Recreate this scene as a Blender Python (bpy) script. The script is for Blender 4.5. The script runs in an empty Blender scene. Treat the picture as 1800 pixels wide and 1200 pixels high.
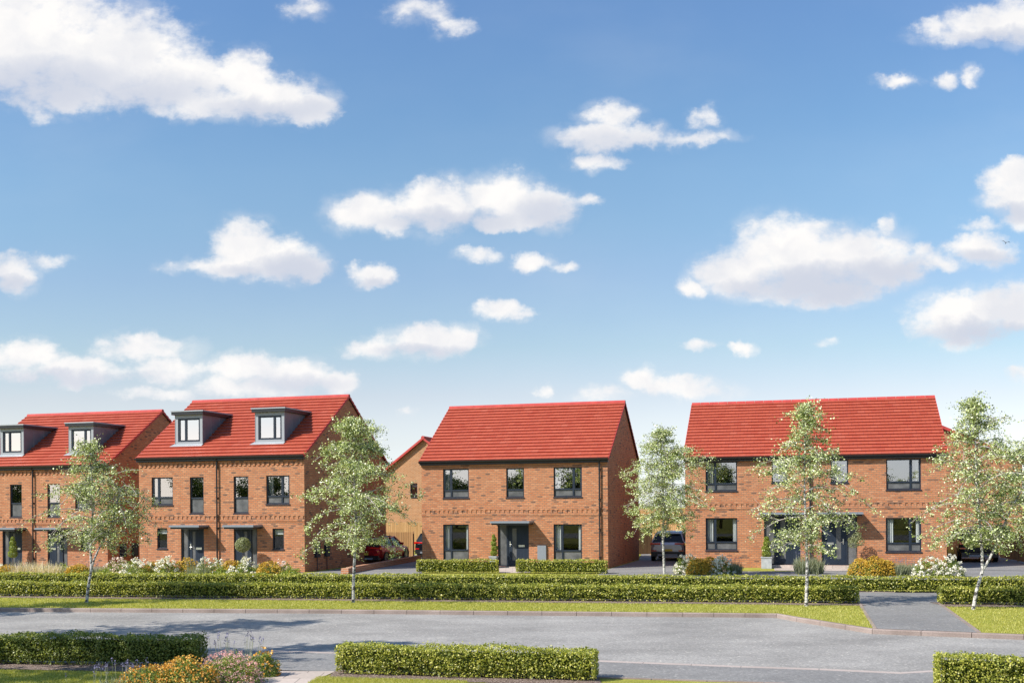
import bpy, math, random
import numpy as np
from mathutils import Vector, Matrix
S = bpy.context.scene
COL = S.collection
R = math.radians
# ---------------------------------------------------------------- camera
F, HY, ROLL, CH = 1870.13, 891.23, -0.0068, 2.8645     # focal px (1800 wide), horizon row, roll, eye height
cam = bpy.data.cameras.new('camera'); co = bpy.data.objects.new('camera', cam); COL.objects.link(co)
cam.sensor_width = 36.0; cam.sensor_fit = 'HORIZONTAL'; cam.lens = 36.0 * F / 1800.0
cam.shift_y = (HY - 600.0) / 1800.0
cam.clip_start = 0.2; cam.clip_end = 6000
co.matrix_world = Matrix.Translation((0, 0, CH)) @ Matrix.Rotation(R(90), 4, 'X') @ Matrix.Rotation(ROLL, 4, 'Z')
S.camera = co
# ---------------------------------------------------------------- light
S.view_settings.view_transform = 'Standard'; S.view_settings.look = 'None'
S.view_settings.exposure = 0.66; S.view_settings.gamma = 1.0
SUN_DIR = Vector((-0.885 * math.cos(R(42)), -0.465 * math.cos(R(42)), math.sin(R(42)))).normalized()
sl = bpy.data.lights.new('sun', 'SUN'); so = bpy.data.objects.new('sun', sl); COL.objects.link(so)
sl.energy = 4.8; sl.angle = R(0.5); sl.color = (1.0, 0.93, 0.83)
so.rotation_euler = SUN_DIR.to_track_quat('Z', 'Y').to_euler()

W = bpy.data.worlds.new("World"); S.world = W; W.use_nodes = True
wt = W.node_tree; wt.nodes.clear()
def WN(t, **k):
    n = wt.nodes.new(t)
    for a, b in k.items(): setattr(n, a, b)
    return n
def wl(a, b): wt.links.new(a, b)
def px2p(x, y):                                # picture point -> direction on the plane one unit ahead (x/y, z/y)
    c, s = math.cos(ROLL), math.sin(ROLL); a, b = x - 900, y - HY
    return (c * a + s * b) / F, -(-s * a + c * b) / F
sky = WN('ShaderNodeTexSky', sky_type='NISHITA'); sky.sun_disc = False
sky.sun_elevation = R(42); sky.sun_rotation = math.atan2(SUN_DIR.x, SUN_DIR.y)
sky.air_density = 1.0; sky.dust_density = 0.6; sky.ozone_density = 1.5; sky.altitude = 0
tc = WN('ShaderNodeTexCoord')
sep = WN('ShaderNodeSeparateXYZ'); wl(tc.outputs['Generated'], sep.inputs[0])
ab = WN('ShaderNodeMath', operation='ABSOLUTE'); wl(sep.outputs[1], ab.inputs[0])
mx = WN('ShaderNodeMath', operation='MAXIMUM'); wl(ab.outputs[0], mx.inputs[0]); mx.inputs[1].default_value = 0.15
dx = WN('ShaderNodeMath', operation='DIVIDE'); wl(sep.outputs[0], dx.inputs[0]); wl(mx.outputs[0], dx.inputs[1])
dz = WN('ShaderNodeMath', operation='DIVIDE'); wl(sep.outputs[2], dz.inputs[0]); wl(mx.outputs[0], dz.inputs[1])
cb = WN('ShaderNodeCombineXYZ'); wl(dx.outputs[0], cb.inputs[0]); wl(dz.outputs[0], cb.inputs[1])
# warp the direction a little so cloud outlines billow
n1 = WN('ShaderNodeTexNoise'); n1.inputs['Scale'].default_value = 26; n1.inputs['Detail'].default_value = 7; n1.inputs['Roughness'].default_value = 0.62
wl(cb.outputs[0], n1.inputs['Vector'])
vs = WN('ShaderNodeVectorMath', operation='SUBTRACT'); wl(n1.outputs['Color'], vs.inputs[0]); vs.inputs[1].default_value = (.5, .5, .5)
vm = WN('ShaderNodeVectorMath', operation='MULTIPLY_ADD'); wl(vs.outputs[0], vm.inputs[0]); vm.inputs[1].default_value = (.038, .030, 0); wl(cb.outputs[0], vm.inputs[2])
P = vm.outputs[0]
def blobs(lst, src):
    acc = None
    for b in lst:
        x, y, rx, ry = b[:4]; s = b[4] if len(b) > 4 else 1.0
        px, pz = px2p(x, y); sx, sz = F / rx, F / ry
        v = WN('ShaderNodeVectorMath', operation='MULTIPLY_ADD'); wl(src, v.inputs[0]); v.inputs[1].default_value = (sx, sz, 0); v.inputs[2].default_value = (-px * sx, -pz * sz, 0)
        d = WN('ShaderNodeVectorMath', operation='DOT_PRODUCT'); wl(v.outputs[0], d.inputs[0]); wl(v.outputs[0], d.inputs[1])
        m = WN('ShaderNodeMath', operation='MULTIPLY_ADD'); wl(d.outputs['Value'], m.inputs[0]); m.inputs[1].default_value = -s; m.inputs[2].default_value = s
        if acc is None: acc = m.outputs[0]
        else:
            k = WN('ShaderNodeMath', operation='SMOOTH_MAX'); wl(acc, k.inputs[0]); wl(m.outputs[0], k.inputs[1]); k.inputs[2].default_value = 0.25; acc = k.outputs[0]
    return acc
CL = [(40,60,190,125),(185,100,165,100),(310,140,120,62),(120,165,140,35,.8),(425,135,62,50),(470,170,100,45),(540,190,60,34),(380,185,130,30,.8),(70,200,25,18,.45),
 (645,372,75,38),(770,362,90,52),(885,348,80,50),(950,368,62,42),(690,398,45,22),(900,392,80,20),(1015,353,45,12,.5),
 (428,438,60,58),(485,458,85,42),(400,470,50,24),(540,470,45,24),(340,465,60,10,.3),
 (655,486,48,24),(935,466,42,19,.85),(845,447,46,14,.55),(985,473,24,9,.4),(885,546,52,21,.95),
 (750,598,92,32),(665,610,60,20,.7),(805,595,38,28,.9),
 (1055,242,88,28,.85),(1070,205,55,26,.7),(1130,238,42,24,.75),(1050,284,48,16,.6),(1240,208,26,26,.5),(1225,245,65,12,.45),
 (1395,450,120,74),(1500,455,110,62),(1295,482,78,45),(1430,508,130,30),(1560,470,75,40),(1222,505,26,20,.8),(1625,455,55,24,.7),(1640,465,70,14,.5),
 (1725,438,62,36),(1560,398,22,16,.5),(1780,330,66,46),(1795,365,40,40),(1790,300,40,26),(1725,395,40,12,.4),
 (1690,560,100,48),(1780,540,75,46),(1690,595,45,22,.7),(1795,660,20,14,.6),
 (1735,40,75,34,.9),(1790,35,60,42,.9),(1640,50,36,18,.6),(1660,62,60,16,.5),
 (1575,138,42,13,.6),(1665,142,24,19,.6),(1708,132,22,18,.6),(1300,614,26,14,.8),(1230,607,30,10,.35),
 (22,482,44,36,.9),(80,460,40,12,.3),
 (50,628,85,30,.8),(130,650,100,28,.85),(250,612,95,26,.8),(290,650,75,26,.7),(60,655,70,16,.6),
 (430,645,72,30,.95),(520,655,85,32,.95),(595,668,40,24,.8),(430,680,110,22,.7),(300,690,100,12,.45),
 (1125,664,42,20,.9),(1190,678,75,20,.75),(958,687,18,16,.7),(1060,692,50,14,.5),(1250,690,50,12,.4),(715,717,16,8,.5),
 (540,20,38,16,.4),(735,18,65,20,.5),(795,42,36,18,.5),(1450,600,20,8,.3)]
fld = blobs(CL, P)
n2 = WN('ShaderNodeTexNoise'); n2.inputs['Scale'].default_value = 42; n2.inputs['Detail'].default_value = 8; n2.inputs['Roughness'].default_value = 0.6
mp2 = WN('ShaderNodeMapping'); mp2.inputs['Scale'].default_value = (1, 1.5, 1); wl(cb.outputs[0], mp2.inputs[0]); wl(mp2.outputs[0], n2.inputs['Vector'])
na = WN('ShaderNodeMath', operation='MULTIPLY_ADD'); wl(n2.outputs['Fac'], na.inputs[0]); na.inputs[1].default_value = 1.6; na.inputs[2].default_value = -0.63
fa = WN('ShaderNodeMath', operation='ADD'); wl(fld, fa.inputs[0]); wl(na.outputs[0], fa.inputs[1])
dens = WN('ShaderNodeMapRange', interpolation_type='SMOOTHERSTEP'); wl(fa.outputs[0], dens.inputs[0])
dens.inputs[1].default_value = -0.22; dens.inputs[2].default_value = 1.05
# grey undersides: cloud shade painted in as hand-placed grey blobs plus noise
SH = [(60,150,170,50,.8),(250,165,120,30,.6),(480,195,120,20,.6),(800,392,130,22,.7),(960,380,60,30,.6),(520,475,75,26,.9),(430,478,50,12,.5),(1450,500,130,34,1),(1560,480,80,28,.7),(1340,505,70,14,.5),
      (1730,585,110,22,.8),(1790,370,50,16,.6),(1760,60,80,14,.6),(660,498,40,10,.5),(1735,455,50,14,.5),(750,615,80,12,.5),(20,500,40,14,.6),(520,672,80,14,.4),(120,665,140,12,.4),(1070,255,90,20,.3)]
shf = blobs(SH, P)
shm = WN('ShaderNodeMapRange', interpolation_type='SMOOTHSTEP'); wl(shf, shm.inputs[0]); shm.inputs[1].default_value = -1.0; shm.inputs[2].default_value = .9
n3 = WN('ShaderNodeTexNoise'); n3.inputs['Scale'].default_value = 18; n3.inputs['Detail'].default_value = 6; wl(P, n3.inputs['Vector'])
n3m = WN('ShaderNodeMapRange'); wl(n3.outputs['Fac'], n3m.inputs[0]); n3m.inputs[1].default_value = .42; n3m.inputs[2].default_value = .68; n3m.inputs[4].default_value = .55
sa = WN('ShaderNodeMath', operation='MAXIMUM'); wl(shm.outputs[0], sa.inputs[0]); wl(n3m.outputs[0], sa.inputs[1])
cc = WN('ShaderNodeMix', data_type='RGBA'); wl(sa.outputs[0], cc.inputs['Factor'])
CLW, CLG = (0.645, 0.632, 0.62, 1), (0.41, 0.435, 0.50, 1)
cc.inputs['A'].default_value = CLW; cc.inputs['B'].default_value = CLG
# strength of the sky texture (0.07 to 0.12) by height above the horizon: thin haze whitens it low down
hz = WN('ShaderNodeMath', operation='MULTIPLY'); wl(dz.outputs[0], hz.inputs[0]); hz.inputs[1].default_value = 2.0
sr = WN('ShaderNodeValToRGB'); el_ = sr.color_ramp.elements
ST = [(.034,(.1095,.1164,.150)),(.118,(.1099,.0992,.1078)),(.162,(.1125,.0972,.0997)),(.21,(.1097,.0935,.0925)),(.30,(.0973,.0947,.0896)),(.434,(.0919,.0949,.096)),(.526,(.0883,.0996,.0999)),(.626,(.0865,.1026,.1049)),(.74,(.0775,.0992,.1078)),(.936,(.073,.0966,.1139))]
while len(el_) < len(ST): el_.new(.5)
for k_, (p_, c_) in enumerate(ST): el_[k_].position = p_; el_[k_].color = (*c_, 1)
wl(hz.outputs[0], sr.inputs[0])
sk = WN('ShaderNodeVectorMath', operation='MULTIPLY'); wl(sky.outputs[0], sk.inputs[0]); wl(sr.outputs[0], sk.inputs[1])
halo = WN('ShaderNodeMapRange', interpolation_type='SMOOTHSTEP'); wl(fld, halo.inputs[0]); halo.inputs[1].default_value = -0.9; halo.inputs[2].default_value = 0.9; halo.inputs[4].default_value = .55
nh = WN('ShaderNodeTexNoise'); nh.inputs['Scale'].default_value = 15; nh.inputs['Detail'].default_value = 6; nh.inputs['Roughness'].default_value = .6; wl(mp2.outputs[0], nh.inputs['Vector'])
nhm = WN('ShaderNodeMapRange', interpolation_type='SMOOTHSTEP'); wl(nh.outputs['Fac'], nhm.inputs[0]); nhm.inputs[1].default_value = .40; nhm.inputs[2].default_value = .62
hh = WN('ShaderNodeMath', operation='MULTIPLY'); wl(halo.outputs[0], hh.inputs[0]); wl(nhm.outputs[0], hh.inputs[1])
mpv = WN('ShaderNodeMapping'); mpv.inputs['Scale'].default_value = (1, 2.6, 1); wl(cb.outputs[0], mpv.inputs[0])
nv_ = WN('ShaderNodeTexNoise'); nv_.inputs['Scale'].default_value = 2.6; nv_.inputs['Detail'].default_value = 5; nv_.inputs['Roughness'].default_value = .5; wl(mpv.outputs[0], nv_.inputs['Vector'])
nvm = WN('ShaderNodeMapRange', interpolation_type='SMOOTHSTEP'); wl(nv_.outputs['Fac'], nvm.inputs[0]); nvm.inputs[1].default_value = .42; nvm.inputs[2].default_value = .75; nvm.inputs[4].default_value = .09
h2 = WN('ShaderNodeMath', operation='MAXIMUM'); wl(hh.outputs[0], h2.inputs[0]); wl(nvm.outputs[0], h2.inputs[1])
dmx = WN('ShaderNodeMath', operation='SMOOTH_MAX'); wl(dens.outputs[0], dmx.inputs[0]); wl(h2.outputs[0], dmx.inputs[1]); dmx.inputs[2].default_value = .15; dmx.use_clamp = True
fm = WN('ShaderNodeMix', data_type='RGBA'); wl(dmx.outputs[0], fm.inputs['Factor']); wl(sk.outputs[0], fm.inputs['A']); wl(cc.outputs['Result'], fm.inputs['B'])
bg = WN('ShaderNodeBackground'); wl(fm.outputs['Result'], bg.inputs['Color']); bg.inputs['Strength'].default_value = 1.0
wo = WN('ShaderNodeOutputWorld'); wl(bg.outputs[0], wo.inputs['Surface'])
W.cycles.sampling_method = 'MANUAL'; W.cycles.sample_map_resolution = 256

def at(x, y, z=0.0):                           # picture point -> place on the level z
    a, b = px2p(x, y); t = (z - CH) / b
    return a * t, t
# ---------------------------------------------------------------- materials
def mat(name, base=(.5,.5,.5), rough=.6, metal=0.0, spec=.5, trans=0.0, build=None, coat=0.0):
    m = bpy.data.materials.new(name); m.use_nodes = True
    nt = m.node_tree; b = nt.nodes['Principled BSDF']
    b.inputs['Base Color'].default_value = (*base, 1); b.inputs['Roughness'].default_value = rough
    b.inputs['Metallic'].default_value = metal; b.inputs['Specular IOR Level'].default_value = spec
    b.inputs['Coat Weight'].default_value = coat
    if build: build(nt, b)
    return m
def nn(nt, t, ins=None, **k):
    n = nt.nodes.new(t)
    for a, b in k.items(): setattr(n, a, b)
    for a, b in (ins or {}).items(): n.inputs[a].default_value = b
    return n
def ramp(nt, fac, stops, interp='LINEAR'):
    r = nt.nodes.new('ShaderNodeValToRGB'); e = r.color_ramp.elements; r.color_ramp.interpolation = interp
    while len(e) < len(stops): e.new(.5)
    for i, (p, c) in enumerate(stops): e[i].position = p; e[i].color = (*c, 1) if len(c) == 3 else c
    nt.links.new(fac, r.inputs[0]); return r.outputs[0]
def mixc(nt, f, a, b, mode='MIX'):
    m = nt.nodes.new('ShaderNodeMix'); m.data_type = 'RGBA'; m.blend_type = mode
    for s, v in (('Factor', f), ('A', a), ('B', b)):
        if hasattr(v, 'links'): nt.links.new(v, m.inputs[s])
        else: m.inputs[s].default_value = v if not isinstance(v, tuple) or len(v) == 4 else (*v, 1)
    return m.outputs['Result']
def noise(nt, scale, detail=4, rough=.55, vec=None, sc3=None):
    tcn = nt.nodes.new('ShaderNodeTexCoord'); src = vec or tcn.outputs['Object']
    if sc3:
        mp = nt.nodes.new('ShaderNodeMapping'); mp.inputs['Scale'].default_value = sc3; nt.links.new(src, mp.inputs[0]); src = mp.outputs[0]
    n = nn(nt, 'ShaderNodeTexNoise', {'Scale': scale, 'Detail': detail, 'Roughness': rough}); nt.links.new(src, n.inputs['Vector'])
    return n.outputs['Fac']
def bump(nt, b, h, strength=.3, dist=.02):
    n = nn(nt, 'ShaderNodeBump', {'Strength': strength, 'Distance': dist}); nt.links.new(h, n.inputs['Height']); nt.links.new(n.outputs[0], b.inputs['Normal'])
def brick_build(stops, mortar, bw=.225, rh=.085):
    def f(nt, b):
        uv = nt.nodes.new('ShaderNodeTexCoord').outputs['UV']
        br = nn(nt, 'ShaderNodeTexBrick', {'Scale': 1.0, 'Mortar Size': .012, 'Mortar Smooth': .1, 'Brick Width': bw, 'Row Height': rh, 'Color1': (0,0,0,1), 'Color2': (1,1,1,1), 'Mortar': (.3,.3,.3,1)})
        nt.links.new(uv, br.inputs['Vector'])
        c = ramp(nt, br.outputs['Color'], stops)
        ns = noise(nt, 1.1, 5, .6)
        c = mixc(nt, .55, c, ramp(nt, ns, [(.3, (.80,.80,.80)), (.7, (1.12,1.10,1.06))]), 'MULTIPLY')
        st = ramp(nt, noise(nt, 2.4, 5, .65, sc3=(1.6, 1.6, .16)), [(.52, (1,1,1)), (.72, (.80,.79,.78))]); c = mixc(nt, .8, c, st, 'MULTIPLY')
        c2 = mixc(nt, br.outputs['Fac'], c, mortar)
        nt.links.new(c2, b.inputs['Base Color'])
        inv = nn(nt, 'ShaderNodeMath', operation='SUBTRACT'); inv.inputs[0].default_value = 1; nt.links.new(br.outputs['Fac'], inv.inputs[1])
        bump(nt, b, inv.outputs[0], .5, .012)
    return f
BRICK = mat('orange_brick', rough=.85, spec=.2, build=brick_build([(0,(.475,.208,.102)),(.28,(.43,.172,.080)),(.52,(.52,.248,.130)),(.72,(.40,.145,.064)),(.88,(.47,.200,.100)),(.93,(.24,.115,.070)),(1,(.15,.085,.06))], (.25,.155,.105)))
BRICK2 = mat('smooth_orange_brick', rough=.85, spec=.2, build=brick_build([(0,(.50,.205,.10)),(.5,(.46,.18,.085)),(.8,(.52,.23,.12)),(1,(.36,.14,.07))], (.46,.34,.25)))
BRICK3 = mat('pale_buff_brick', rough=.85, spec=.2, build=brick_build([(0,(0.43,0.2009,0.0936)),(.5,(0.3956,0.1722,0.0741)),(.8,(0.4558,0.2214,0.1131)),(1,(0.3096,0.1271,0.0546))], (0.4128,0.2952,0.1872)))
def tile_build(nt, b):
    uv = nt.nodes.new('ShaderNodeTexCoord').outputs['UV']
    br = nn(nt, 'ShaderNodeTexBrick', {'Scale': 1.0, 'Mortar Size': .010, 'Mortar Smooth': .1, 'Brick Width': .33, 'Row Height': 1.0, 'Color1': (0,0,0,1), 'Color2': (1,1,1,1), 'Mortar': (0,0,0,1)})
    nt.links.new(uv, br.inputs['Vector'])
    c = ramp(nt, br.outputs['Color'], [(0,(.36,.074,.042)),(.5,(.385,.084,.049)),(.85,(.34,.063,.036)),(1,(.40,.10,.062))])
    c = mixc(nt, br.outputs['Fac'], c, (.26,.055,.045))
    ns = noise(nt, 2.2, 6, .7, sc3=(1.0, 1.6, 1.6))
    c = mixc(nt, ramp(nt, ns, [(.56,(0,0,0)),(.74,(.16,.16,.16))]), c, (.50,.20,.15))
    nt.links.new(c, b.inputs['Base Color'])
    bump(nt, b, ns, .12, .03)
TILE = mat('red_concrete_tile', rough=.62, spec=.3, build=tile_build)
TILE_EDGE = mat('red_ridge_tile', (.42,.045,.04), rough=.7, build=lambda nt, b: nt.links.new(ramp(nt, noise(nt, 3, 4), [(.3,(.34,.030,.028)),(.7,(.46,.055,.045))]), b.inputs['Base Color']))
MORTAR = mat('pale_mortar', (.5,.42,.32), .9)
NAVY = mat('anthracite_frame', (.030,.040,.058), .42, spec=.4, build=lambda nt, b: nt.links.new(ramp(nt, noise(nt, 4, 3), [(.3,(.009,.015,.028)),(.7,(.015,.024,.040))]), b.inputs['Base Color']))
DOOR = mat('navy_door_paint', (.030,.042,.065), .5, spec=.25, build=lambda nt, b: nt.links.new(ramp(nt, noise(nt, 3, 3, sc3=(1,1,.3)), [(.3,(.012,.020,.035)),(.7,(.020,.030,.048))]), b.inputs['Base Color']))
BLACK = mat('black_plastic', (.012,.013,.016), .4)
GREY = mat('grey_canopy', (.19,.215,.25), .45)
def cladb(nt, b):
    c = ramp(nt, noise(nt, 1.6, 4, .5), [(.3,(.11,.125,.145)),(.7,(.17,.185,.21))]); nt.links.new(c, b.inputs['Base Color'])
CLAD = mat('grey_dormer_cladding', rough=.38, spec=.55, build=cladb)
TRIM = mat('pale_grey_trim', (.27,.295,.32), .5)
STEEL = mat('brushed_steel', (.62,.62,.60), .3, metal=.9)
CURT = mat('white_curtain', (.72,.71,.68), .9, build=lambda nt, b: nt.links.new(ramp(nt, noise(nt, 3, 3, sc3=(9,9,.2)), [(.3,(.52,.51,.49)),(.7,(.80,.79,.76))]), b.inputs['Base Color']))
INSIDE = mat('room_shade', (.05,.048,.045), .9)  # near-black colour paints the darkness of unlit rooms behind the panes
def glass_mat(name, fac, tint=(.82,.86,.88)):
    m = bpy.data.materials.new(name); m.use_nodes = True; nt = m.node_tree; nt.nodes.clear()
    g = nn(nt, 'ShaderNodeBsdfGlossy', {'Color': (*tint, 1), 'Roughness': .0}); t = nn(nt, 'ShaderNodeBsdfTransparent', {'Color': (.72,.76,.78,1)})
    bp = nn(nt, 'ShaderNodeBump', {'Strength': .05, 'Distance': .004}); nt.links.new(noise(nt, .9, 2), bp.inputs['Height']); nt.links.new(bp.outputs[0], g.inputs['Normal'])
    mx_ = nn(nt, 'ShaderNodeMixShader', {0: fac}); o = nn(nt, 'ShaderNodeOutputMaterial')
    nt.links.new(t.outputs[0], mx_.inputs[1]); nt.links.new(g.outputs[0], mx_.inputs[2]); nt.links.new(mx_.outputs[0], o.inputs[0]); return m
GLASS = glass_mat('window_glass', .46, (.80,.83,.90))
GLASS_D = glass_mat('dormer_glass', .74, (.78,.81,.88))
GLASS_L = glass_mat('ground_floor_glass', .06)
FROST = mat('frosted_glass', (.17,.175,.18), .30, spec=.4, build=lambda nt, b: nt.links.new(ramp(nt, noise(nt, 2.5, 5), [(.35,(.07,.073,.077)),(.7,(.15,.153,.157))]), b.inputs['Base Color']))
def wood_build(a, c):
    def f(nt, b):
        uv = nt.nodes.new('ShaderNodeTexCoord').outputs['UV']
        br = nn(nt, 'ShaderNodeTexBrick', {'Scale': 1.0, 'Mortar Size': .006, 'Brick Width': .14, 'Row Height': 40.0, 'Color1': (0,0,0,1), 'Color2': (1,1,1,1), 'Mortar': (0,0,0,1)}); br.offset = 0
        nt.links.new(uv, br.inputs['Vector'])
        col = ramp(nt, br.outputs['Color'], [(0, a), (1, c)])
        g = noise(nt, 6, 5, .6, sc3=(4, 4, .5))
        col = mixc(nt, .5, col, ramp(nt, g, [(.3,(.72,.70,.66)),(.7,(1.15,1.12,1.08))]), 'MULTIPLY')
        nt.links.new(mixc(nt, br.outputs['Fac'], col, (.10,.05,.02)), b.inputs['Base Color'])
    return f
WOOD = mat('pine_fence', rough=.75, build=wood_build((0.391,0.2214,0.0861), (0.493,0.2952,0.1312)))
WOODB = mat('brown_fence', rough=.75, build=wood_build((.34,.165,.06), (.43,.22,.085)))
def asphalt_build(lo, hi):
    def f(nt, b):
        tcn = nt.nodes.new('ShaderNodeTexCoord').outputs['Object']
        big = noise(nt, .35, 5, .6, vec=tcn, sc3=(1, 1.6, 1))
        c = ramp(nt, big, [(.3, lo), (.7, hi)])
        vo = nn(nt, 'ShaderNodeTexVoronoi', {'Scale': 26.0}); nt.links.new(tcn, vo.inputs['Vector'])
        sp = ramp(nt, vo.outputs['Color'], [(.0,(.74,.74,.74)),(.5,(.96,.96,.96)),(.85,(1.12,1.12,1.11)),(.97,(1.9,1.85,1.75))])
        c = mixc(nt, 1.0, c, sp, 'MULTIPLY')
        fine = ramp(nt, noise(nt, 60, 3, .7, vec=tcn), [(.3,(.72,.72,.73)),(.7,(1.26,1.25,1.24))])
        nt.links.new(mixc(nt, 1.0, c, fine, 'MULTIPLY'), b.inputs['Base Color'])
        bump(nt, b, noise(nt, 45, 4, .7, vec=tcn), .35, .01)
    return f
ROAD = mat('road_asphalt', rough=.8, spec=.35, build=asphalt_build((.205,.199,.190), (.335,.325,.310)))
PATHM = mat('path_asphalt', rough=.8, spec=.35, build=asphalt_build((.17,.168,.166), (.245,.242,.238)))
def grassg(nt, b):
    c = ramp(nt, noise(nt, 1.3, 6, .65), [(.3,(.23,.245,.045)),(.5,(.31,.31,.058)),(.72,(.42,.39,.10))])
    c = mixc(nt, .8, c, ramp(nt, noise(nt, 38, 3, .6), [(.3,(.62,.66,.55)),(.7,(1.35,1.28,1.3))]), 'MULTIPLY')
    nt.links.new(c, b.inputs['Base Color']); bump(nt, b, noise(nt, 70, 3, .7), .8, .03)
GRASSG = mat('lawn_turf', rough=.9, spec=.15, build=grassg)
SOIL = mat('bark_mulch', rough=.95, spec=.1, build=lambda nt, b: (nt.links.new(mixc(nt, 1.0, ramp(nt, noise(nt, 22, 5, .75), [(.35,(.05,.036,.028)),(.50,(.20,.15,.125)),(.66,(.54,.44,.39))]), (1,1,1), 'MULTIPLY'), b.inputs['Base Color']), bump(nt, b, noise(nt, 30, 4, .7), 1, .05)))
def slabb(nt, b):
    tcn = nt.nodes.new('ShaderNodeTexCoord').outputs['Object']
    br = nn(nt, 'ShaderNodeTexBrick', {'Scale': 1.0, 'Mortar Size': .008, 'Brick Width': .6, 'Row Height': .6, 'Color1': (0,0,0,1), 'Color2': (1,1,1,1)}); nt.links.new(tcn, br.inputs['Vector'])
    c = ramp(nt, br.outputs['Color'], [(0,(.40,.34,.30)),(1,(.47,.40,.355))])
    c = mixc(nt, .8, c, ramp(nt, noise(nt, 14, 5, .65, vec=tcn), [(.3,(.84,.84,.84)),(.7,(1.12,1.12,1.12))]), 'MULTIPLY')
    nt.links.new(mixc(nt, br.outputs['Fac'], c, (.16,.135,.12)), b.inputs['Base Color'])
SLAB = mat('pink_grey_paving_slabs', rough=.8, build=slabb)
KERBM = mat('conservation_kerb', rough=.8, build=lambda nt, b: nt.links.new(mixc(nt, .8, ramp(nt, noise(nt, 1.2, 3), [(.3,(.20,.155,.135)),(.7,(.30,.24,.215))]), ramp(nt, noise(nt, 40, 4, .7), [(.3,(.75,.75,.75)),(.7,(1.25,1.25,1.25))]), 'MULTIPLY'), b.inputs['Base Color']))
KERBP = mat('pale_flush_kerb', rough=.8, build=lambda nt, b: nt.links.new(mixc(nt, .8, ramp(nt, noise(nt, 1.2, 3), [(.3,(.33,.275,.25)),(.7,(.42,.36,.33))]), ramp(nt, noise(nt, 40, 4, .7), [(.3,(.8,.8,.8)),(.7,(1.2,1.2,1.2))]), 'MULTIPLY'), b.inputs['Base Color']))
JOINT = mat('kerb_joint', (.09,.075,.065), .9)

def leaf_mat(name, stops, gloss=.45, trans=.35):
    m = bpy.data.materials.new(name); m.use_nodes = True; nt = m.node_tree; b = nt.nodes['Principled BSDF']
    g = nt.nodes.new('ShaderNodeNewGeometry'); c = ramp(nt, g.outputs['Random Per Island'], stops)
    nt.links.new(c, b.inputs['Base Color']); b.inputs['Roughness'].default_value = gloss; b.inputs['Specular IOR Level'].default_value = .5
    t = nn(nt, 'ShaderNodeBsdfTranslucent'); tcx = mixc(nt, 1.0, c, (1.5,1.45,.6,1), 'MULTIPLY'); nt.links.new(tcx, t.inputs['Color'])
    mx_ = nn(nt, 'ShaderNodeMixShader', {0: trans}); nt.links.new(b.outputs[0], mx_.inputs[1]); nt.links.new(t.outputs[0], mx_.inputs[2])
    nt.links.new(mx_.outputs[0], nt.nodes['Material Output'].inputs[0]); return m
L_HEDGE = leaf_mat('hedge_leaf', [(0,(0.081,0.1103,0.016)),(.3,(0.2106,0.2467,0.034)),(.65,(0.3888,0.4043,0.066)),(.9,(0.594,0.5775,0.14)),(1,(0.756,0.714,0.3))], .42, .36)
L_HEDGE2 = leaf_mat('dark_hedge_leaf', [(0,(.070,.105,.016)),(.4,(.15,.195,.030)),(.8,(.25,.285,.055)),(1,(.42,.43,.14))], .45, .3)
L_BIRCH = leaf_mat('birch_leaf', [(0,(.055,.085,.018)),(.30,(.15,.20,.045)),(.52,(.36,.43,.125)),(.74,(.63,.70,.36)),(1,(.86,.89,.66))], .30, .26)  # pale stops paint sun highlights into the leaves, dark stops the shade between
L_BUSH = leaf_mat('shrub_leaf', [(0,(.07,.12,.02)),(.5,(.18,.25,.04)),(1,(.38,.44,.10))], .5, .3)
L_LIME = leaf_mat('lime_leaf', [(0,(.13,.19,.02)),(.5,(.22,.29,.035)),(1,(.38,.42,.08))], .5, .35)
L_SAGE = leaf_mat('silver_leaf', [(0,(.16,.19,.11)),(.5,(.26,.29,.19)),(1,(.42,.44,.32))], .6, .3)
L_OLIVE = leaf_mat('olive_leaf', [(0,(.14,.17,.075)),(.5,(.24,.27,.13)),(1,(.40,.42,.24))], .5, .3)
L_DARK = leaf_mat('far_leaf', [(0,(.03,.05,.012)),(.5,(.06,.09,.02)),(1,(.12,.15,.04))], .6, .2)
F_GRASS = leaf_mat('grass_blade', [(0,(.24,.275,.042)),(.5,(.38,.39,.070)),(.85,(.52,.49,.14)),(1,(.64,.60,.28))], .5, .35)
F_FEATHER = leaf_mat('feather_grass', [(0,(.42,.34,.22)),(.5,(.62,.54,.42)),(1,(.80,.74,.64))], .6, .3)
P_WHITE = leaf_mat('white_petal', [(0,(.62,.60,.54)),(.6,(.80,.79,.75)),(1,(.86,.80,.76))], .6, .2)
P_PINKW = leaf_mat('blush_petal', [(0,(.58,.42,.38)),(.6,(.74,.60,.56)),(1,(.84,.76,.72))], .6, .2)
P_PINK = leaf_mat('pink_petal', [(0,(.60,.24,.27)),(.5,(.74,.40,.42)),(1,(.84,.62,.62))], .6, .2)
P_ORANGE = leaf_mat('orange_petal', [(0,(.56,.24,.025)),(.5,(.68,.37,.06)),(1,(.78,.54,.17))], .6, .2)
P_YELLOW = leaf_mat('yellow_petal', [(0,(.42,.26,.02)),(.5,(.54,.34,.035)),(1,(.64,.46,.08))], .6, .2)
P_LAV = leaf_mat('lavender_petal', [(0,(.09,.085,.19)),(.5,(.15,.145,.30)),(1,(.26,.255,.44))], .6, .2)
STEM = mat('woody_stem', rough=.9, build=lambda nt, b: nt.links.new(ramp(nt, noise(nt, 9, 3), [(.3,(.09,.065,.045)),(.7,(.20,.15,.11))]), b.inputs['Base Color']))
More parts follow.
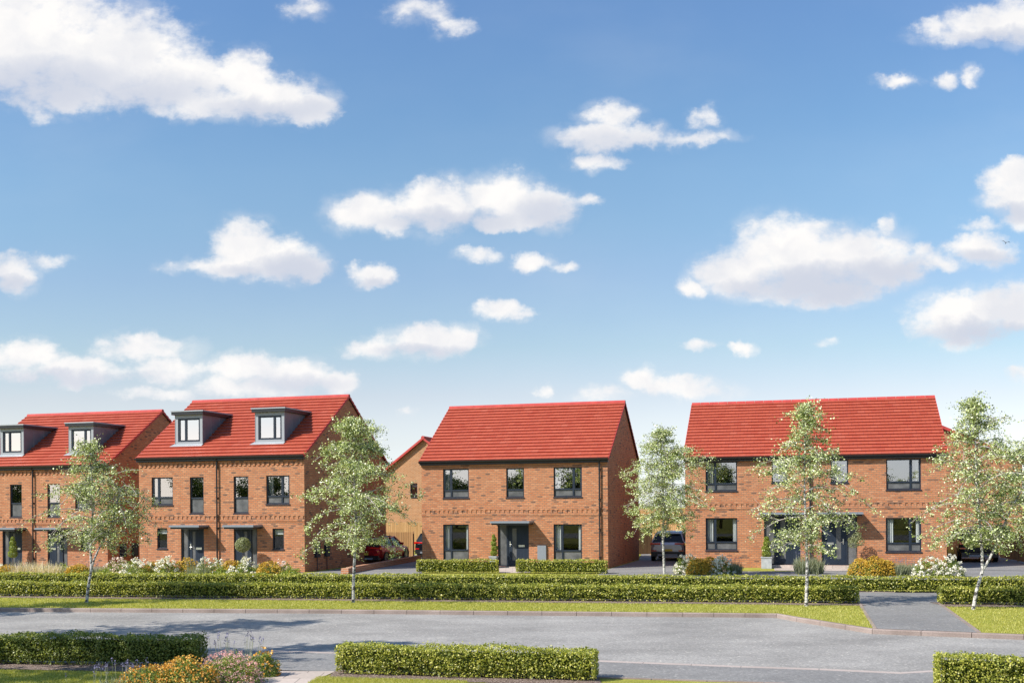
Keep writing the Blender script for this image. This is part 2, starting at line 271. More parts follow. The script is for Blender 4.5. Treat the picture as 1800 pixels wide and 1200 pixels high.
def barkb(nt, b):
    tcn = nt.nodes.new('ShaderNodeTexCoord').outputs['Object']
    n_ = noise(nt, 5, 4, .7, vec=tcn, sc3=(1.5, 1.5, 3.2))
    c = ramp(nt, n_, [(.0,(.02,.018,.018)),(.44,(.05,.045,.045)),(.50,(.46,.44,.42)),(.7,(.62,.60,.58))])
    nt.links.new(c, b.inputs['Base Color']); bump(nt, b, n_, .4, .02)
BARK = mat('birch_bark', rough=.7, build=barkb)
TWIG = mat('birch_twig', rough=.8, build=lambda nt, b: nt.links.new(ramp(nt, noise(nt, 5, 3), [(.35,(.16,.12,.10)),(.6,(.45,.42,.40))]), b.inputs['Base Color']))
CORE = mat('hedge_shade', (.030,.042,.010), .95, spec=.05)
ZINC = mat('zinc_planter', (.34,.36,.38), .55, build=lambda nt, b: nt.links.new(ramp(nt, noise(nt, 6, 4), [(.3,(.27,.29,.32)),(.7,(.42,.44,.46))]), b.inputs['Base Color']))

# ---------------------------------------------------------------- mesh helpers
def tag(o, label=None, cat=None, group=None, kind=None):
    if label: o['label'] = label
    if cat: o['category'] = cat
    if group: o['group'] = group
    if kind: o['kind'] = kind
    return o
def empty(name, loc=(0,0,0), rz=0, label=None, cat=None, group=None):
    o = bpy.data.objects.new(name, None); COL.objects.link(o); o.location = loc; o.rotation_euler = (0, 0, rz); o.empty_display_size = .2
    return tag(o, label, cat, group)
class MB:
    def __init__(s): s.v = []; s.f = []; s.m = []; s.uv = []; s.sm = []
    def face(s, pts, m=0, uv=None, smooth=False):
        i = len(s.v); s.v += [tuple(p) for p in pts]; s.f.append(tuple(range(i, i + len(pts)))); s.m.append(m); s.sm.append(smooth)
        if uv is None:
            n = (Vector(pts[1]) - Vector(pts[0])).cross(Vector(pts[2]) - Vector(pts[0])); a = [abs(c) for c in n]
            k = a.index(max(a)); uv = [((p[1], p[2]), (p[0], p[2]), (p[0], p[1]))[k] for p in pts]
        s.uv.append(uv)
    def box(s, x0, x1, y0, y1, z0, z1, m=0, M=None):
        c = [(x0,y0,z0),(x1,y0,z0),(x1,y1,z0),(x0,y1,z0),(x0,y0,z1),(x1,y0,z1),(x1,y1,z1),(x0,y1,z1)]
        for f in ((3,2,1,0),(4,5,6,7),(0,1,5,4),(1,2,6,5),(2,3,7,6),(3,0,4,7)):
            P_ = [c[k] for k in f]
            if M is None: s.face(P_, m)
            else:
                b = MB(); b.face(P_); s.face([tuple(M @ Vector(p)) for p in P_], m, b.uv[0])
        return s
    def tube(s, pts, rad, n=6, m=0, cap=True):
        P_ = [Vector(p) for p in pts]; rings = []
        for i, p in enumerate(P_):
            t = (P_[min(i+1, len(P_)-1)] - P_[max(i-1, 0)]).normalized(); a = t.orthogonal().normalized(); b = t.cross(a)
            if i and rings:
                a0 = (rings[-1][0] - P_[i-1]); a0 = (a0 - t * a0.dot(t)); a = a0.normalized() if a0.length > 1e-6 else a; b = t.cross(a)
            r = rad[i] if hasattr(rad, '__len__') else rad
            rings.append([p + a * (r * math.cos(2*math.pi*k/n)) + b * (r * math.sin(2*math.pi*k/n)) for k in range(n)])
        for i in range(len(rings) - 1):
            for k in range(n):
                k2 = (k + 1) % n; s.face([rings[i][k], rings[i][k2], rings[i+1][k2], rings[i+1][k]], m, smooth=True)
        if cap: s.face(rings[0][::-1], m); s.face(rings[-1], m)
        return s
    def disc_stack(s, prof, n=16, m=0, c=(0,0,0), axis='z', smooth=True):   # lathe
        rings = []
        for r, h in prof:
            ring = []
            for k in range(n):
                a = 2*math.pi*k/n; x, y = r*math.cos(a), r*math.sin(a)
                ring.append((c[0]+x, c[1]+y, c[2]+h) if axis == 'z' else (c[0]+h, c[1]+x, c[2]+y))
            rings.append(ring)
        for i in range(len(rings)-1):
            for k in range(n):
                k2 = (k+1) % n; s.face([rings[i][k], rings[i][k2], rings[i+1][k2], rings[i+1][k]], m, smooth=smooth)
        return s
    def build(s, name, mats, parent=None):
        me = bpy.data.meshes.new(name); me.from_pydata(s.v, [], s.f)
        for mm in (mats if isinstance(mats, (list, tuple)) else [mats]): me.materials.append(mm)
        me.polygons.foreach_set('material_index', s.m); me.polygons.foreach_set('use_smooth', s.sm)
        uvl = me.uv_layers.new(name='UVMap'); uvl.data.foreach_set('uv', [c for f in s.uv for p in f for c in p])
        me.validate(); me.update()
        o = bpy.data.objects.new(name, me); COL.objects.link(o)
        if parent is not None: o.parent = parent
        return o
def leaves(name, pts, size, matl, parent=None, up=.0, seed=0, asp=.62, extra=None, outward=None):
    """many small leaf faces (rhombs) at the given points, each turned its own way"""
    rng = np.random.default_rng(seed); n = len(pts); pts = np.asarray(pts, float)
    nr = rng.normal(size=(n, 3)); nr[:, 2] += up
    if outward is not None: nr += outward
    nr /= np.linalg.norm(nr, axis=1)[:, None] + 1e-9
    a = np.cross(nr, rng.normal(size=(n, 3))); a /= np.linalg.norm(a, axis=1)[:, None] + 1e-9
    b = np.cross(nr, a); sz = size * rng.uniform(.65, 1.35, n)[:, None]
    v = np.stack([pts - a*sz*.5, pts + b*sz*.5*asp + a*sz*.08 + nr*sz*.07, pts + a*sz*.5, pts - b*sz*.5*asp + a*sz*.08 + nr*sz*.07], 1).reshape(-1, 3)
    f = np.arange(n*4, dtype=np.int32)
    me = bpy.data.meshes.new(name); me.vertices.add(n*4); me.vertices.foreach_set('co', v.ravel())
    me.loops.add(n*4); me.loops.foreach_set('vertex_index', f); me.polygons.add(n)
    me.polygons.foreach_set('loop_start', np.arange(0, n*4, 4, dtype=np.int32)); me.polygons.foreach_set('loop_total', np.full(n, 4, np.int32))
    me.materials.append(matl); me.update(calc_edges=True)
    o = bpy.data.objects.new(name, me); COL.objects.link(o)
    if parent is not None: o.parent = parent
    return o
def copy_tree(o, parent=None):
    c = o.copy(); COL.objects.link(c)
    if parent is not None: c.parent = parent
    for ch in [x for x in bpy.data.objects if x.parent == o]: copy_tree(ch, c)
    return c
def sheet(name, poly, z, m, thick=0.0, kind='structure'):
    b = MB(); P_ = [(x, y, z) for x, y in poly]; b.face(P_)
    if thick:
        n = len(P_)
        for i in range(n):
            p, q = P_[i], P_[(i+1) % n]; b.face([(p[0],p[1],z-thick),(q[0],q[1],z-thick),q,p])
    o = b.build(name, m); tag(o, kind=kind); return o

# ---------------------------------------------------------------- ground
Gp = at
sheet('ground', [(-900,-700),(900,-700),(900,2500),(-900,2500)], -.13, GRASSG)
ROADZ = -.11
kf = [Gp(-260,1064.5), Gp(0,1068), Gp(600,1071), Gp(1200,1076.5), Gp(1365,1078), Gp(1400,1084.5), Gp(1533,1105), Gp(1800,1115), Gp(2100,1128)]   # far kerb, top front edge
nk = [Gp(-300,1119), Gp(0,1128), Gp(360,1139), Gp(590,1146), Gp(1050,1160), Gp(1303,1170), Gp(1440,1174.5), Gp(1583,1181), Gp(1650,1177), Gp(1900,1163), Gp(2100,1158)]      # near kerb
pk = [Gp(-300,1152), Gp(0,1163), Gp(360,1173), Gp(493,1177), Gp(590,1179), Gp(1050,1190.5), Gp(1343,1200), Gp(1583,1209), Gp(2100,1230)]       # back edge of the near footpath
sheet('road', [(-60,kf[0][1]+8), *kf[::1], (60,kf[-1][1]-3), (60,-12), (-60,-12)], ROADZ, ROAD)
def strip_between(name, A, B, z, m, thick=0.0):
    return sheet(name, list(A) + list(B)[::-1], z, m, thick)
def offset(poly, d):
    out = []
    for i, p in enumerate(poly):
        a = poly[max(i-1,0)]; b = poly[min(i+1,len(poly)-1)]; t = Vector((b[0]-a[0], b[1]-a[1])).normalized(); out.append((p[0] - t.y*d, p[1] + t.x*d))
    return out
def kerb(name, line, w, ztop, zbot, side=1, seg=.915, m=None):
    b = MB(); back = offset(line, w*side); lo = offset(line, .018*side)
    for i in range(len(line)-1):
        p, q, r, s_ = line[i], line[i+1], back[i+1], back[i]; L = math.dist(p, q); n = max(1, round(L/seg))
        for k in range(n):
            def lp(a, c, t): return (a[0]+(c[0]-a[0])*t, a[1]+(c[1]-a[1])*t)
            t0, t1 = (k + .006)/n, (k + .994)/n; a, c, d, e = lp(p,q,t0), lp(p,q,t1), lp(s_,r,t1), lp(s_,r,t0)
            a2, c2 = lp(lo[i],lo[i+1],t0), lp(lo[i],lo[i+1],t1)
            b.face([(*a,zbot),(*c,zbot),(*c,ztop-.018),(*a,ztop-.018)]); b.face([(*a,ztop-.018),(*c,ztop-.018),(*c2,ztop),(*a2,ztop)], smooth=False)
            b.face([(*a2,ztop),(*c2,ztop),(*d,ztop),(*e,ztop)]); b.face([(*c,zbot),(*d,zbot),(*d,ztop),(*c2,ztop),(*c,ztop-.018)]); b.face([(*e,zbot),(*a,zbot),(*a,ztop-.018),(*a2,ztop),(*e,ztop)])
            b.face([(*e,ztop),(*d,ztop),(*d,zbot),(*e,zbot)])
        b.face([(*p,zbot),(*q,zbot),(*q,ztop-.03),(*p,ztop-.03)][::1], 1) if False else None
    return tag(b.build(name, [m or KERBM, JOINT]), kind='structure')
kerb('far_kerb', kf, .14, .0, ROADZ-.05)
kerb('near_kerb', nk, -.15, .004, ROADZ-.05, 1, m=KERBP)
# verge and gravel on the far side
hA0, hA1 = Gp(-200,1046), Gp(1512,1061)        # front hedge, base of its road side
dl = [Gp(1512,1058), Gp(1538,1099.5)]; dr = [Gp(1648,1060), Gp(1707,1103)]    # sides of the drive crossing
kfb = offset(kf, .145)
def near_x(line, x):
    for i in range(len(line)-1):
        if line[i][0] <= x <= line[i+1][0]:
            t = (x-line[i][0])/(line[i+1][0]-line[i][0]); return (x, line[i][1]+(line[i+1][1]-line[i][1])*t)
    return line[-1]
far_hedge_y = lambda x: hA0[1] + (hA1[1]-hA0[1])*(x-hA0[0])/(hA1[0]-hA0[0])
def hit(L_):                                   # run a drive side out to the back of the kerb
    for k in range(400):
        t = .6 + k*.002; x_ = L_[0][0]+(L_[1][0]-L_[0][0])*t; y_ = L_[0][1]+(L_[1][1]-L_[0][1])*t
        if y_ <= near_x(kfb, x_)[1]: return [L_[0], (x_, y_)]
    return L_
dl = hit(dl); dr = hit(dr); xl = dl[1][0]; xr = dr[1][0]
vergeL = [p for p in kfb if p[0] < xl] + [near_x(kfb, xl), dl[0], hA1, hA0]
sheet('grass_verge', vergeL, .0, GRASSG)
hR1 = Gp(1800,1066.5); hR0 = (hR1[0]*1.25, far_hedge_y(hR1[0]*1.25)-.1)
vergeR = [near_x(kfb, xr)] + [p for p in kfb if p[0] > xr] + [(kfb[-1][0], far_hedge_y(kfb[-1][0])), dr[0]]
sheet('grass_verge', vergeR, .0, GRASSG)
def far_y(line, x): return near_x(line, x)[1]
# mulch under the front hedge
for a, b_ in ((hA0, hA1), (Gp(1652,1062.5), (19.0, far_hedge_y(19.0)))):
    n_ = 110; top = [(a[0]+(b_[0]-a[0])*i/n_, a[1]+(b_[1]-a[1])*i/n_+.75) for i in range(n_+1)]
    rr = random.Random(5); bot = [(a[0]+(b_[0]-a[0])*i/n_, a[1]+(b_[1]-a[1])*i/n_-.52-.14*rr.random()) for i in range(n_+1)]
    sheet('mulch_bed', bot + top[::-1], .012, SOIL)
# path between the hedges, drive crossing
hB = lambda x: 40.39 + (x+19.46)*(-.1735)
kfe = near_x(kfb, xl), near_x(kfb, xr)
sheet('drive_crossing', [kfe[0], kfe[1], dr[0], (dr[0][0], hB(dr[0][0])-.05), (dl[0][0], hB(dl[0][0])-.05), dl[0]], .004, PATHM)
sheet('footpath', [(-24, far_hedge_y(-24)+.78), (22, far_hedge_y(22)+.78), (22, hB(22)-.06), (-24, hB(-24)-.06)], .0, PATHM)
def edging(name, p, q, w, z0, z1):
    t = Vector((q[0]-p[0], q[1]-p[1])).normalized(); n = Vector((-t.y, t.x))*w; b = MB()
    L = math.dist(p, q); k = max(1, round(L/.9))
    for i in range(k):
        a = Vector(p)+t*(L*(i+.008)/k); c = Vector(p)+t*(L*(i+.992)/k); P4 = [a, c, c+n, a+n]
        b.face([(*v_, z1) for v_ in P4])
        for j in range(4): b.face([(*P4[j], z0), (*P4[(j+1)%4], z0), (*P4[(j+1)%4], z1), (*P4[j], z1)])
    return tag(b.build(name, KERBM), kind='structure')
edging('drive_edging', dl[1], dl[0], .08, -.02, .02); edging('drive_edging', dr[1], dr[0], -.08, -.02, .02)
bk0, bk1 = (dl[0][0]-.2, hB(dl[0][0]-.2)-.06), (dr[0][0]+.2, hB(dr[0][0]+.2)-.06)
edging('path_edging', bk0, bk1, .05, -.02, .02)
# near footpath
strip_between('near_footpath', offset(nk, -.135)[::1], pk, .0, PATHM)
for i in range(len(pk)-1):
    if i != 3: edging('path_edging', pk[i], pk[i+1], .05, -.03, .015)
# ground behind the near footpath: lawns, mulch and the slab path
sheet('near_lawn', [(-30, pk[0][1]-.1), *offset(pk, -.002)[0:4], Gp(493,1177.5), (-5.9,15.5), (-12,8), (-30,8)], -.006, GRASSG)
sheet('near_lawn', [Gp(590,1180), *offset(pk,-.002)[5:], (14,8), (-4.2,8), Gp(520,1200)], -.006, GRASSG)
sheet('slab_path', [Gp(408,1201), Gp(486,1179), Gp(590,1179.2), Gp(540,1201), Gp(500,1230), Gp(330,1230)], .004, SLAB)
# gardens beyond the back hedge
sheet('front_garden', [(-40, hB(-40)+.5), (22, hB(22)+.5), (60, hB(22)+.5), (60,90), (-60,90), (-60,45)], -.004, GRASSG)
sheet('private_drive', [Gp(1060,1012), (24, hB(22)+.55), (60, hB(22)+.5), (60,49), Gp(1800,998), Gp(1690,999), Gp(1600,1002.5), Gp(1450,1003), Gp(1290,1003.5), Gp(1190,1003)], .0, PATHM)
sheet('driveway', [Gp(1050,1010), Gp(1215,1009), Gp(1215,997), Gp(1212,972), Gp(1128,972), Gp(1123,984), Gp(1066,1001)], .004, PATHM)
sheet('driveway', [Gp(520,1012), Gp(742,1012), Gp(742,1000), Gp(745,975), Gp(668,972), Gp(622,996), Gp(540,1007)], .004, PATHM)
sheet('driveway', [Gp(1660,1000), Gp(1860,1004), Gp(1850,975), Gp(1660,975)], .006, PATHM)
sheet('garden_path', [Gp(255,1006.5), Gp(305,1006.5), Gp(330,998), Gp(350,990), Gp(322,990), Gp(290,1000)], .004, SLAB)
sheet('garden_path', [Gp(495,1006.5), Gp(398,1006.5), Gp(396,999), Gp(410,990), Gp(448,990), Gp(460,1001)][::-1], .006, SLAB)
sheet('planting_bed', [Gp(-60,1009), Gp(250,1009), Gp(330,1009), Gp(535,1009), Gp(528,998), Gp(235,992), Gp(-60,990)], -.001, SOIL)
sheet('door_slab', [Gp(878,1006.5), Gp(932,1006.5), Gp(931,997), Gp(877,998)], .01, SLAB)
sheet('door_slab', [Gp(1362,1002.5), Gp(1402,1002.5), Gp(1404,993), Gp(1358,993)], .01, SLAB)
sheet('door_slab', [Gp(1440,1003), Gp(1490,1003), Gp(1490,993), Gp(1442,993)], .01, SLAB)
sheet('planting_bed', [Gp(1186,1003.5), Gp(1300,1003.5), Gp(1290,992), Gp(1205,992)], .002, SOIL)
sheet('planting_bed', [Gp(1493,1002.8), Gp(1692,1001), Gp(1668,991), Gp(1490,991)], .006, SOIL)
sheet('planting_bed', [Gp(1400,1003), Gp(1444,1003), Gp(1444,992), Gp(1400,992)], .008, SOIL)

# ---------------------------------------------------------------- houses
HX = {'one': (-28.53,56.10,-.277), 'two': (-17.617,50.525,-.2815), 'mid': (-4.359,51.954,-.2826), 'three': (8.1515,50.052,-.2604)}
def wall_mesh(Wd, D, Hw, Hr, holes, zb=None, band=None, eaved=None, roofdrop=.10):
    b = MB(); us = sorted({0, Wd, *[h[0] for h in holes], *[h[1] for h in holes]}); zs = sorted({-.3, Hw, *[h[2] for h in holes], *[h[3] for h in holes]})
    for i in range(len(us)-1):
        for j in range(len(zs)-1):
            uc, zc = (us[i]+us[i+1])/2, (zs[j]+zs[j+1])/2
            if any(h[0] < uc < h[1] and h[2] < zc < h[3] for h in holes): continue
            b.face([(us[i],0,zs[j]),(us[i+1],0,zs[j]),(us[i+1],0,zs[j+1]),(us[i],0,zs[j+1])])
    T = .12
    for u0,u1,z0,z1 in holes:
        b.face([(u0,0,z0),(u0,T,z0),(u0,T,z1),(u0,0,z1)][::-1]); b.face([(u1,0,z0),(u1,T,z0),(u1,T,z1),(u1,0,z1)])
        b.face([(u0,0,z1),(u1,0,z1),(u1,T,z1),(u0,T,z1)][::-1]); b.face([(u0,0,z0),(u1,0,z0),(u1,T,z0),(u0,T,z0)])
    for x, s in ((0,-1),(Wd,1)):
        p = [(x,0,-.3),(x,D,-.3),(x,D,Hw),(x,D/2,Hr-roofdrop),(x,0,Hw)]; b.face(p if s > 0 else p[::-1])
    b.face([(Wd,D,-.3),(0,D,-.3),(0,D,Hw),(Wd,D,Hw)])
    # projecting string course with a row of dentils, and the dentil row under the eaves (brick pattern of the wall)
    if band:
        z0, z1 = band; pj = .028
        b.box(-.012,Wd+.012,-pj,-.001,z0,z0+.10); b.box(-.012,Wd+.012,-pj,-.001,z1-.075,z1); b.box(-.012,Wd+.012,-pj*.5,-.001,z0-.05,z0-.002)
        n = int(Wd/.235)
        for k in range(n): b.box(.06+k*Wd/n, .06+k*Wd/n+.125, -pj, -.001, z0+.102, z1-.077)
    if eaved:
        z0, z1 = eaved; b.box(-.01,Wd+.01,-.05,-.001,z1-.08,z1); n = int(Wd/.235)
        for k in range(n): b.box(.05+k*Wd/n, .05+k*Wd/n+.12, -.035, -.001, z0, z1-.082)
    return b
def roof_mesh(Wd, D, He, Hr, run=.305, vo=.15, ov=.06):
    b = MB(); L = math.hypot(D/2+vo, Hr-He); n = round(L/run); dv, dz_ = (D/2+vo)/n, (Hr-He)/n; nv, nz = -(Hr-He)/L, (D/2+vo)/L
    x0, x1 = -ov, Wd+ov
    for side in (1, -1):
        def T(v, z): return (v if side > 0 else D-v, z)
        for i in range(n):
            v0, z0 = -vo+dv*i, He+dz_*i; v1, z1 = v0+dv*1.04, z0+dz_*1.04; k0, k1 = .072, .0
            a = T(v0+nv*k0, z0+nz*k0); c = T(v1+nv*k1, z1+nz*k1); e = T(v0+nv*-.01, z0-nz*.01)
            f = [(x0,*a),(x1,*a),(x1,*c),(x0,*c)]; uv = [(x0,i),(x1,i),(x1,i+1),(x0,i+1)]
            r = [(x0,*e),(x1,*e),(x1,*a),(x0,*a)]; ur = [(x0,i+.02),(x1,i+.02),(x1,i+.04),(x0,i+.04)]
            if side < 0: f, uv, r, ur = f[::-1], uv[::-1], r[::-1], ur[::-1]
            b.face(f, 0, uv); b.face(r, 0, ur)
    t = .10
    # verges and underside
    def pr(v, z): return (v, z)
    prof = [(-vo,He),(D/2,Hr),(D+vo,He),(D+vo,He-t),(D/2,Hr-t),(-vo,He-t)]
    for x, s in ((x0,1),(x1,-1)):
        for q in ((0,1,4,5),(1,2,3,4)):
            p = [(x,*prof[k]) for k in q]; b.face(p if s < 0 else p[::-1], 1)
    b.face([(x0,*prof[5]),(x1,*prof[5]),(x1,*prof[4]),(x0,*prof[4])], 2); b.face([(x0,*prof[4]),(x1,*prof[4]),(x1,*prof[3]),(x0,*prof[3])], 2)
    b.face([(x0,*prof[5]),(x1,*prof[5]),(x1,*prof[0]),(x0,*prof[0])], 2); b.face([(x0,*prof[3]),(x1,*prof[3]),(x1,*prof[2]),(x0,*prof[2])], 2)
    # dry verge units stepping up each gable edge
    for x, s in ((x0,-1),(x1,1)):
        for side in (1,-1):
            for i in range(n):
                v0, z0 = -vo+dv*i, He+dz_*i; v1, z1 = v0+dv, z0+dz_
                if side < 0: v0, v1 = D-v0, D-v1
                k = .05; nn_v = nv*side
                p = [(v0, z0-.09),(v1, z1-.09),(v1+nn_v*.012, z1+nz*.012),(v0+nn_v*k, z0+nz*k)]
                xa, xb = sorted((x, x + s*.03))
                f1 = [(xb,*q) for q in p]; f0 = [(xa,*q) for q in p]
                b.face(f1, 1); b.face(f0[::-1], 1); b.face([f0[3],f0[2],f1[2],f1[3]], 1); b.face([f0[0],f0[3],f1[3],f1[0]], 1)
    return b, n
def ridge_mesh(Wd, D, Hr, ov=.08, gap=True):
    b = MB(); n = round((Wd+2*ov)/.45); L = (Wd+2*ov)/n
    for k in range(n):
        xa, xb = -ov+k*L+(.012 if gap else 0), -ov+(k+1)*L; prev = None
        for s in range(7):
            a = math.pi*(-.08 + 1.16*s/6); p = (D/2 + .115*math.cos(a), Hr+.0+.115*math.sin(a)-.02)
            if prev: b.face([(xa,*prev),(xb,*prev),(xb,*p),(xa,*p)][::-1], 0, smooth=True)
            prev = p
        b.face([(xa, D/2+.115*math.cos(math.pi*s/6), Hr-.02+.115*math.sin(math.pi*s/6)) for s in range(7)]); b.face([(xb, D/2+.115*math.cos(math.pi*s/6), Hr-.02+.115*math.sin(math.pi*s/6)) for s in range(7)][::-1])
        if gap and k: b.box(xa-.014, xa, D/2-.105, D/2+.105, Hr-.05, Hr+.075, 1)
    return b
def window(root, u0, u1, z0, z1, mull=(), trans=None, frost=True, curtains='', blind=0, glass=None):
    """frame with mullions and a transom; panes, frosted lower panes and curtains are sub-parts"""
    y0, y1 = .055, .115; fw = .055; b = MB()
    b.box(u0,u0+fw,y0,y1,z0,z1); b.box(u1-fw,u1,y0,y1,z0,z1); b.box(u0+fw,u1-fw,y0,y1,z1-fw,z1); b.box(u0+fw,u1-fw,y0,y1,z0,z0+fw)
    zt = z0 + (z1-z0)*trans if trans else None; w = u1-u0
    if zt: b.box(u0+fw,u1-fw,y0-.006,y1,zt-.035,zt+.035)
    for mu in mull:
        c = u0+w*mu
        for (a, d) in ([(z0+fw, zt-.035), (zt+.035, z1-fw)] if zt else [(z0+fw, z1-fw)]): b.box(c-.04,c+.04,y0-.004,y1,a,d)
    if mull and zt:                                # opening casement beside the mullion carries a second, inner frame
        c = u0+w*mull[0]; a, d = (u0+fw, c-.04) if mull[0] < .5 else (c+.04, u1-fw)
        for q in ((a,a+.035,zt+.035,z1-fw),(d-.035,d,zt+.035,z1-fw)): b.box(q[0],q[1],y0+.004,y1,q[2],q[3])
    o = b.build('window', NAVY, root)
    s = MB(); s.box(u0-.03,u1+.03,-.035,y0+.01,z0-.055,z0-.003); s.build('sill', NAVY, o)
    g = MB(); lo = (zt+.035) if zt else z0+fw
    g.face([(u0+fw,.092,lo),(u1-fw,.092,lo),(u1-fw,.092,z1-fw),(u0+fw,.092,z1-fw)]); g.build('pane', glass or (GLASS_L if z0 < 2 else GLASS), o)
    if zt:
        g = MB(); g.face([(u0+fw,.09,z0+fw),(u1-fw,.09,z0+fw),(u1-fw,.09,zt-.035),(u0+fw,.09,zt-.035)]); g.build('frosted_pane', FROST if frost else GLASS, o)
    def curt(a, d):
        c = MB(); n = max(6, int((d-a)/.03)); P_ = [(a+(d-a)*i/n, .20+.03*math.sin(i*1.9)+.012*math.sin(i*.7)) for i in range(n+1)]
        for i in range(n): c.face([(*P_[i], z0+.02),(*P_[i+1], z0+.02),(*P_[i+1], z1-.02),(*P_[i], z1-.02)], smooth=True)
        c.build('curtain', CURT, o)
    if 'l' in curtains: curt(u0+.04, u0+.04+w*(.20 if w > 1 else .25))
    if 'r' in curtains: curt(u1-.04-w*.12, u1-.04)
    if blind:
        c = MB(); c.box(u0+.05,u1-.05,.17,.18,z1-(z1-z0)*blind,z1-.02); c.build('blind', CURT, o)
    return o
def front_door(root, u0, u1, z0, z1, side='l'):
    """dark door with a glazed strip, frosted side light, letter plate and handle"""
    y0 = .07; f = MB(); fw = .06
    f.box(u0,u0+fw,y0-.02,.13,z0,z1); f.box(u1-fw,u1,y0-.02,.13,z0,z1); f.box(u0+fw,u1-fw,y0-.02,.13,z1-fw,z1); f.box(u0+fw,u1-fw,y0-.02,.13,z0,z0+.05)
    sw = (u1-u0)*.30; us = u0+sw if side == 'l' else u1-sw; f.box(us-.04,us+.04,y0-.018,.13,z0+.05,z1-fw); fr = f.build('door_frame', NAVY, root)
    a, d = (u0+fw, us-.04) if side == 'l' else (us+.04, u1-fw)
    g = MB(); g.face([(a,.10,z0+.05),(d,.10,z0+.05),(d,.10,z1-fw),(a,.10,z1-fw)]); g.build('side_light', FROST, fr)
    a, d = (us+.04, u1-fw) if side == 'l' else (u0+fw, us-.04); m_ = MB(); w = d-a
    gs = (a+w*.20, a+w*.42) if side == 'l' else (d-w*.42, d-w*.20)
    m_.box(a+.004,gs[0],y0,.115,z0+.055,z1-fw-.004); m_.box(gs[1],d-.004,y0,.115,z0+.055,z1-fw-.004); m_.box(gs[0],gs[1],y0,.115,z0+.055,z0+.28); m_.box(gs[0],gs[1],y0,.115,z1-fw-.16,z1-fw-.004)
    for k in range(1, 4):
        x = (gs[1]+(d-gs[1])*k/4) if side == 'l' else (a+(gs[0]-a)*k/4); m_.box(x-.004,x+.004,y0-.004,y0-.0005,z0+.1,z1-fw-.05)
    dr_ = m_.build('door', DOOR, root)
    g = MB(); g.face([(gs[0],.088,z0+.28),(gs[1],.088,z0+.28),(gs[1],.088,z1-fw-.16),(gs[0],.088,z1-fw-.16)]); g.build('glazed_strip', FROST, dr_)
    lx = (gs[1]+(d-gs[1])*.45) if side == 'l' else (a+(gs[0]-a)*.55)
    l = MB(); l.box(lx-.15,lx+.15,y0-.02,y0-.005,z0+.93,z0+1.03); l.build('letter_plate', STEEL, dr_)
    hx = a+w*.10 if side == 'l' else d-w*.10
    h = MB(); h.box(hx-.025,hx+.025,y0-.02,y0-.001,z0+.95,z0+1.2); h.tube([(hx,y0-.02,z0+1.05),(hx,y0-.07,z0+1.05),(hx+(.11 if side=='l' else -.11),y0-.07,z0+1.05)], .012, 6); h.build('handle', STEEL, dr_)
    st = MB(); st.box(u0-.05,u1+.05,-.25,.06,-.2,z0-.004); st.build('door_step', SLAB, root)
def canopy(root, u0, u1, z, dpt=.86):
    b = MB(); b.box(u0,u1,-dpt,-.002,z-.075,z-.004,0); b.box(u0+.05,u1-.05,-dpt+.05,-.002,z-.16,z-.077,1); b.box(u0+.015,u1-.015,-dpt+.02,-.002,z-.003,z+.012,0)
    return b.build('canopy', [GREY, BLACK], root)
def gutter(root, Wd, He, vo=.15):
    b = MB(); prev = None; x0, x1 = -.07, Wd+.07
    prof = [(-vo-.135+.0*0, He+.005)] + [(-vo-.07+.065*math.cos(math.pi*(1+s/6)), He-.0+.085*math.sin(math.pi*(1+s/6))) for s in range(7)] + [(-vo-.005, He+.005)]
    for i in range(len(prof)-1): b.face([(x0,*prof[i]),(x1,*prof[i]),(x1,*prof[i+1]),(x0,*prof[i+1])], smooth=True)
    b.face([(x0,*p) for p in prof]); b.face([(x1,*p) for p in prof][::-1])
    b.box(-.055,Wd+.055,-vo+.0,-.002,He-.17,He-.101); b.box(-.055,Wd+.055,-vo,-vo+.02,He-.10,He+.002)
    return b.build('gutter', BLACK, root)
def downpipe(root, u, z1, z0=0, v=-.09):
    b = MB(); b.tube([(u,-.2,z1+.02),(u,-.2,z1-.06),(u,v,z1-.22),(u,v,z0)], .038, 8)
    for z in (z1-.5, z1-1.9, z1-3.3, .5): b.box(u-.055,u+.055,v-.01,-.002,z,z+.04)
    return b.build('downpipe', BLACK, root)
def meter_box(root, *bx, pipe=None, m=None):
    b = MB(); b.box(*bx)
    if pipe: b.tube(pipe, .02, 6)
    return b.build('meter_box', m or NAVY, root)
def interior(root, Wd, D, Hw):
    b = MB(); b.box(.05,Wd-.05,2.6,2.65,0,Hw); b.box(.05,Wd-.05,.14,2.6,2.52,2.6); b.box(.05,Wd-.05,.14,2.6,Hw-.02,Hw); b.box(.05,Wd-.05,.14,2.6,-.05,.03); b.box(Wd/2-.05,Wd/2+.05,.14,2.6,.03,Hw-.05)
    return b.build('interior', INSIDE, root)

def house_shell(root, Wd, D, He, Hr, holes, band, eaved, brick=None, ridge_gap=False):
    tanp = (Hr-He)/(D/2+.15); Hw = He + .15*tanp - .105
    wall_mesh(Wd, D, Hw, Hr, holes, band=band, eaved=eaved).build('wall', brick or BRICK, root)
    rb, n = roof_mesh(Wd, D, He, Hr); rf = rb.build('roof', [TILE, TILE_EDGE, BLACK], root)
    ridge_mesh(Wd, D, Hr, gap=ridge_gap).build('ridge_tiles', [TILE_EDGE, MORTAR], rf)
    gutter(root, Wd, He); interior(root, Wd, D, Hw)
    return tanp
